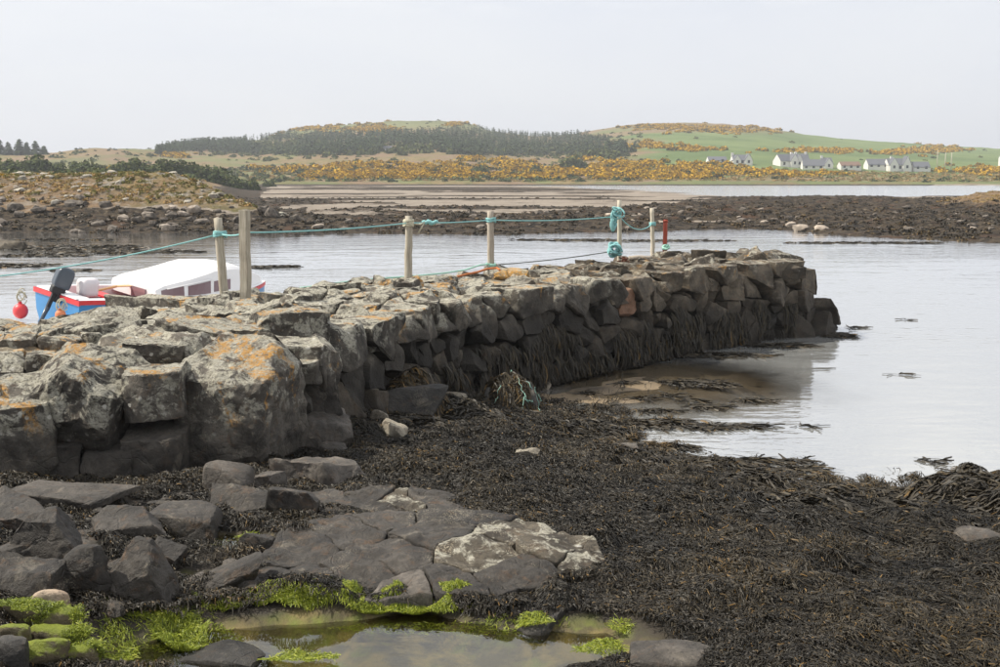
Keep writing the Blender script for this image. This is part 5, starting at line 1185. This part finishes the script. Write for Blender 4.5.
# green shrubs on the left heath
stint = lambda r, q, n: np.clip(.3 + .45 * q[:, 2] + .2 * r.randn(n), 0, 1)
sp = [bush_mesh('shrub', 'shrub', 700, (2.2, 1.8, 1.9), .22, stint, 50 + k) for k in range(3)]
for (px, D, s, lb) in [(20, 232, 1.5, 'dark shrub under the conifers at the far left'), (42, 232, 1.6, 'dark rounded shrub right of the far left one'), (62, 240, 1.1, 'low dark shrub left of the lone round bush'), (88, 235, 1.2, 'low greyish shrub below the lone round bush'), (105, 250, .9, 'low pale shrub behind the greyish shrub'), (125, 238, 1.35, 'lone round green bush standing up on the left heath'),
                       (140, 222, 1.5, 'broad dark shrub right of the lone round bush'), (156, 222, 1.3, 'sprawling shrub between the broad dark shrub and the gorse'), (176, 228, 1.5, 'dark shrub under the first bright gorse bush'), (196, 232, 1.7, 'dense dark shrub below the rounded gorse bush'), (215, 232, 1.75, 'tall dense shrub in the middle of the dark clump'), (236, 232, 1.6, 'dark shrub at the right of the clump'), (254, 234, 1.1, 'last low shrub at the right end of the clump'),
                       (272, 300, 1.0, 'small shrub on the heath right of the dark clump'), (305, 395, 1.2, 'small grey shrub on the moor below the wood'), (480, 392, 1.9, 'green shrub standing in the yellow gorse, left one'), (535, 400, 1.5, 'green shrub standing in the yellow gorse, middle one'), (572, 420, 2.6, 'round pale shrub between the wood and the gorse')]:
    put_bush(sp[gr_.randint(3)], px, D, s, lb, 'shrub', 'green shrubs on the heath', 'shrub')
# conifers at the far left, each its own tree
def conifer(seed, h, r, tiers=9, per=16):
    rn = np.random.RandomState(seed); Vs, Fs, Ts = [], [], []; o = 0
    for k in range(tiers):
        zf = .12 + .86 * k / tiers
        for j in range(per):
            a = rn.uniform(0, 6.28); L = r * (1 - zf) ** .55 * rn.uniform(.35, 1.25) + .12; z0 = h * zf + rn.randn() * .15; dr = L * rn.uniform(.1, .5); wd = L * rn.uniform(.25, .4)
            d = np.array([math.cos(a), math.sin(a), 0]); s = np.array([-d[1], d[0], 0])
            Vs.append([np.array([0, 0, z0 + .25]), d * L * .6 + s * wd + [0, 0, z0 - dr * .4], d * L + [0, 0, z0 - dr], d * L * .6 - s * wd + [0, 0, z0 - dr * .4]]); Fs.append(np.arange(4) + o); o += 4; Ts += [rn.uniform(.1, .9)] * 4
    return np.array(Vs).reshape(-1, 3), np.array(Fs), np.array(Ts)
for i, (px, h, r, lb) in enumerate([(-2, 9.5, 2.6, 'dark conifer cut by the left edge of the view'), (6, 8.5, 2.6, 'dark conifer, second of the row at the far left'), (15, 7, 2.4, 'shorter conifer in a dip of the far left row'), (26, 9, 2.8, 'pointed conifer, tallest in the middle of the far left row'), (33, 7, 2.4, 'broad conifer right of the pointed one'), (42, 7.8, 2.5, 'conifer near the right end of the far left row'), (50, 5, 2.2, 'low last conifer at the right end of the far left row')]):
    D = 505; X = (px - 500) / FPX * D; root = tag(empty('conifer_tree', (X, D, land_z(X, D) - .3)), lb, 'tree', 'conifers on the skyline at the far left')
    V, F, t_ = conifer(i, h * .9, r * 1.35, 8, 34); link('crown', mesh_np('crown', V, F, M['conifer'], False, None, {'tint': t_}), root)
    bm = bmesh.new(); tube(bm, [(0, 0, -.5), (0, 0, h * .8)], [.22, .04], 6); link('trunk', mesh_bm('trunk', bm, M['trunk'], True), root)
# the plantation on the hillside reads as one wood
cp_ = [conifer(70 + k, 5.6, 1.6, 5, 7) for k in range(4)]
pts = []; r = np.random.RandomState(4)
while len(pts) < 4200:
    px = r.uniform(160, 625); lo = np.interp(px, [160, 200, 240, 330, 420, 500, 625], [153, 151, 154, 157, 157, 156, 155]); hi = np.interp(px, [160, 180, 200, 260, 300, 350, 480, 520, 560, 600, 625], [153, 148, 146, 141, 138, 137, 132, 136, 137, 140, 152])
    py = r.uniform(hi, lo); D = slope_D(px, py) + r.uniform(-12, 12); X = (px - 500) / FPX * D
    nn_ = fbm2(np.array([X]), np.array([D]), .018, 3, 3.1)[0]
    if nn_ > .55 or (250 < px < 300 and 143 < py < 152): continue
    pts.append((X, D, land_z(X, D) - .4, r.uniform(.55, 1.0) * (1.15 + .35 * nn_), r.randint(4)))
many('conifer_wood', 'conifer', pts, cp_)
bl = [leaf_cloud(90, (2.6, 2.6, 3.2), .7, lambda r, q, n: np.clip(.75 + .2 * r.randn(n), 0, 1), 80 + k) for k in range(3)]
pts = []
for (cx, cy, rx, ry, n) in [(275, 149, 40, 4, 110), (390, 152, 60, 4, 60), (560, 152, 50, 4, 70), (500, 154, 60, 3, 40), (460, 148, 40, 4, 26), (330, 155, 60, 3, 30), (590, 158, 30, 3, 30)]:
    for k in range(n):
        px = cx + r.randn() * rx * .5; py = cy + r.randn() * ry * .5; D = slope_D(px, py); X = (px - 500) / FPX * D; pts.append((X, D, land_z(X, D) - .3, r.uniform(.6, 1.1), r.randint(3)))
many('broadleaf_wood', 'shrub', pts, bl)
# headland: rocks and tussocks
M['headrock'] = rock_material('headland_rock', (.14, .12, .09), (.4, .36, .31), (-9, -8), .6, .35, None, rust=.3)
M['weedrock'] = rock_material('weed_bank_rock', (.05, .042, .034), (.2, .17, .14), (8, 9), 0, 0, None, rust=.4)
M['palerock'] = rock_material('pale_boulder', (.25, .21, .17), (.46, .39, .32), (8, 9), 0, 0, None, rust=.4)
M['tuss'] = leaf_mat('tussock_grass', [(0, (.1, .085, .03)), (.3, (.17, .165, .055)), (.55, (.29, .215, .095)), (.8, (.33, .2, .07)), (1, (.38, .32, .2))], .9, .1)
hrp = [rock_mesh('headland_rock', (1, .8, .55), M['headrock'], 2, 400 + k, 50, .1, .25, 8, (.75, 1)) for k in range(5)]
wrp = [rock_mesh('shore_boulder', (1, .8, .6), M['weedrock'], 2, 410 + k, 16, .1, .2, 8, (.75, 1)) for k in range(4)]
prp = [rock_mesh('shore_boulder', (1, .8, .6), M['palerock'], 2, 420 + k, 14, .1, .2, 8, (.75, 1)) for k in range(4)]
r = np.random.RandomState(15)
def put_rock(name, proto, px, D, s, label, cat, group, sink=.1):
    X = (px - 500) / FPX * D; o = link(name, proto, None, (X, D, land_z(X, D) + s * (.3 - sink))); o.scale = (s, s * r.uniform(.7, 1.2), s * r.uniform(.6, 1.1)); o.rotation_euler = (r.uniform(-.25, .25), r.uniform(-.25, .25), r.uniform(0, 6.28)); return tag(o, label, cat, group)
for k in range(110):
    px = r.uniform(-40, 290); D = r.uniform(74, 94); put_rock('headland_rock', hrp[r.randint(5)], px, D, .16 + .3 * r.rand() ** 2.5, 'pale lichened rock showing through the grass of the left headland', 'rock', 'rocks on the left headland')
for k in range(130):
    px = r.uniform(-40, 330); D = r.uniform(66.5, 75); put_rock('shore_boulder', (wrp + prp[:1])[r.randint(5)], px, D, .14 + .42 * r.rand() ** 2.5, 'dark weedy boulder along the foot of the left headland', 'boulder', 'boulders at the foot of the headland')
for k in range(170):
    px = r.uniform(330, 1010); D = np.interp(px, [330, 640, 750, 870, 1000], [67, 68, 74, 66, 60]) + abs(r.randn()) * 14; put_rock('shore_boulder', (wrp * 4 + prp)[r.randint(20)], px, D, .1 + .28 * r.rand() ** 2, 'weed darkened boulder on the bank across the water', 'boulder', 'boulders on the weed bank')
for (px, py, s, lb) in [(690, 217, .75, 'largest tan boulder on the weed bank, behind the red pipe'), (767, 216, .5, 'pale boulder on the weed bank, left of the round grey one'), (800, 215, .6, 'rounded grey boulder on the weed bank above the pier head'), (820, 216, .4, 'small pale boulder right of the rounded grey one'), (789, 213, .35, 'small pinkish boulder just behind the rounded grey one'),
                        (745, 215, .4, 'small pale boulder left of the others on the weed bank'), (376, 219, .9, 'long grey boulder on the bank behind the third post'), (340, 221, .5, 'grey boulder left of the long grey boulder'), (313, 221, .45, 'grey boulder at the water end of the headland'), (818, 226, .35, 'small pale stone at the water line of the weed bank'), (866, 222, .35, 'pinkish stone low on the weed bank at the right'), (187, 224, .7, 'pale boulder low on the headland shore left of the posts')]:
    D = (CAMZ - .7) * FPX / (py - HORY + 4); put_rock('pale_boulder', prp[r.randint(4)], px, D, s, lb, 'boulder', None)
tl = [leaf_cloud(40, (1.1, 1.1, .65), .24, lambda r_, q, n, b=b: np.clip(b + .09 * r_.randn(n), 0, 1), 90 + k) for k, b in enumerate((.15, .35, .55, .75, .9))]
pts = []
for k in range(4200):
    px = r.uniform(-60, 300); D = r.uniform(74, 112); X = (px - 500) / FPX * D
    zz_, w_, g_ = land_at(X, D)
    if g_ < .4: continue
    q = fbm2(np.array([X]), np.array([D]), .13, 3, 8.8)[0]; pts.append((X, D, zz_ - .03, r.uniform(.1, .34), int(np.clip(2 + 2.6 * q + r.randn() * 1.3, 0, 4))))
for k in range(500):
    px = 985 + r.randn() * 28; D = r.uniform(98, 120); X = (px - 500) / FPX * D
    zz_, w_, g_ = land_at(X, D)
    if g_ > .3: pts.append((X, D, zz_ - .03, r.uniform(.1, .25), r.randint(2, 5)))
for k in range(2600):
    px = r.uniform(240, 1010); D = r.uniform(352, 430); X = (px - 500) / FPX * D; pts.append((X, D, land_z(X, D) - .1, r.uniform(.5, 1.1), r.randint(5)))
for k in range(1500):
    px = r.uniform(-60, 300); D = r.uniform(120, 345); X = (px - 500) / FPX * D
    if land_z(X, D) > 1.8: pts.append((X, D, land_z(X, D) - .1, r.uniform(.25, .6), r.randint(5)))
many('rough_grass', 'tuss', pts, tl)
hs_ = [leaf_cloud(30, (1.6, 1.4, 1.0), .4, lambda r_, q, n, b=b: np.clip(b + .2 * r_.randn(n), 0, 1), 190 + k) for k, b in enumerate((.2, .45, .7, .95))]
pts = []
for k in range(5200):
    px = r.uniform(-60, 640 if k % 3 else 1050); D = 350 * (860 / 350) ** r.rand() if k % 4 else r.uniform(150, 345); X = (px - 500) / FPX * D
    if D < 345 and (px > 255 or land_z(X, D) < 2.0): continue
    if D > 380 and px > 640 and r.rand() < .85: continue
    q = fbm2(np.array([X]), np.array([D]), .03, 3, 6.8)[0]
    if q + .4 * r.randn() < .1: continue
    pts.append((X, D, land_z(X, D) - .1, r.uniform(.4, 1.15) * (1.2 if D > 345 else .8), r.randint(4)))
many('heath_scrub', 'shrub', pts, hs_)
# weed lumps over the banks
wl = [leaf_cloud(22, (1, 1, .55), .3, lambda r_, q, n: np.clip(.3 + .25 * k + .15 * r_.randn(n), 0, 1), 95 + k) for k in range(3)]
pts = []
for k in range(9000):
    px = r.uniform(-60, 1050); D = 58 * (160 / 58) ** r.rand(); X = (px - 500) / FPX * D
    zz_, w_, g_ = land_at(X, D)
    if w_ < .45 or zz_ < -.05: continue
    pts.append((X, D, zz_ - .02, r.uniform(.08, .3), r.randint(3)))
many('shore_weed', 'wrack', pts, wl)
# weed awash at the left of the bay, and the rock there
fl = []
for k, (px, py, rx, ry, n_) in enumerate([(65, 248, 4.0, 1.6, 900), (110, 252, 4.0, 1.3, 700), (40, 256, 2.0, .6, 260), (8, 266, 1.6, .8, 300), (60, 240, 3, .6, 260), (70, 271, .8, .25, 90), (270, 267, .9, .16, 110), (255, 268, .35, .15, 40), (640, 241, 5, .7, 240), (860, 243, 4, .5, 260), (560, 240, 3, .5, 120)]):
    g = hit(px, py, 0); rr_ = np.random.RandomState(150 + k); a = rr_.rand(n_) * 6.28; q = np.sqrt(rr_.rand(n_)); x = g[0] + rx * q * np.cos(a); y = g[1] + ry * q * np.sin(a)
    fl.append(ribbons(np.c_[x, y], rr_.randn(n_) * .5, rr_.uniform(.2, .5, n_), rr_.uniform(.03, .07, n_), rr_.uniform(0, .04, n_), np.clip(.5 + .2 * rr_.randn(n_), 0, 1), lambda xx, yy: xx * 0 + .004, 3, .5, 150 + k))
add_heap('weed_awash', fl)
g = hit(12, 249, 0); o = link('rock', rock_mesh('rock', (.65, .5, .42), M['barnacle'], 3, 500, 14, .1), None, (g[0], g[1], .08)); tag(o, 'weedy rock standing alone in the water at the left edge', 'rock')
g = hit(663, 0 + 237, 0)
# utility poles by the houses
for (px, h, wh) in ((932, 8, 'leftmost of three'), (940, 7, 'middle of three'), (946, 7, 'rightmost of three')):
    D = 470; X = (px - 500) / FPX * D; bm = bmesh.new(); tube(bm, [(0, 0, -1), (0, 0, h)], [.2, .13], 6); o = link('utility_pole', mesh_bm('utility_pole', bm, M['wood_pale'], True), None, (X, D, land_z(X, D)))
    tag(o, 'thin pale utility pole right of the big house, ' + wh, 'pole', 'poles right of the houses')

# ------------------------------------------------------------------ sea haze
bm = bmesh.new(); bx(bm, -1150, 1150, -40, 1560, -2.3, 75)
m = bpy.data.materials.new('sea_haze'); m.use_nodes = True; nt = NT(m.node_tree)
pv = nt.n('ShaderNodeVolumePrincipled', None, Color=(.86, .9, .96), Density=.00037, Anisotropy=.2); oo = nt.n('ShaderNodeOutputMaterial'); nt.t.links.new(pv.outputs[0], oo.inputs['Volume'])
tag(link('haze', mesh_bm('haze', bm, m)), kind='stuff')
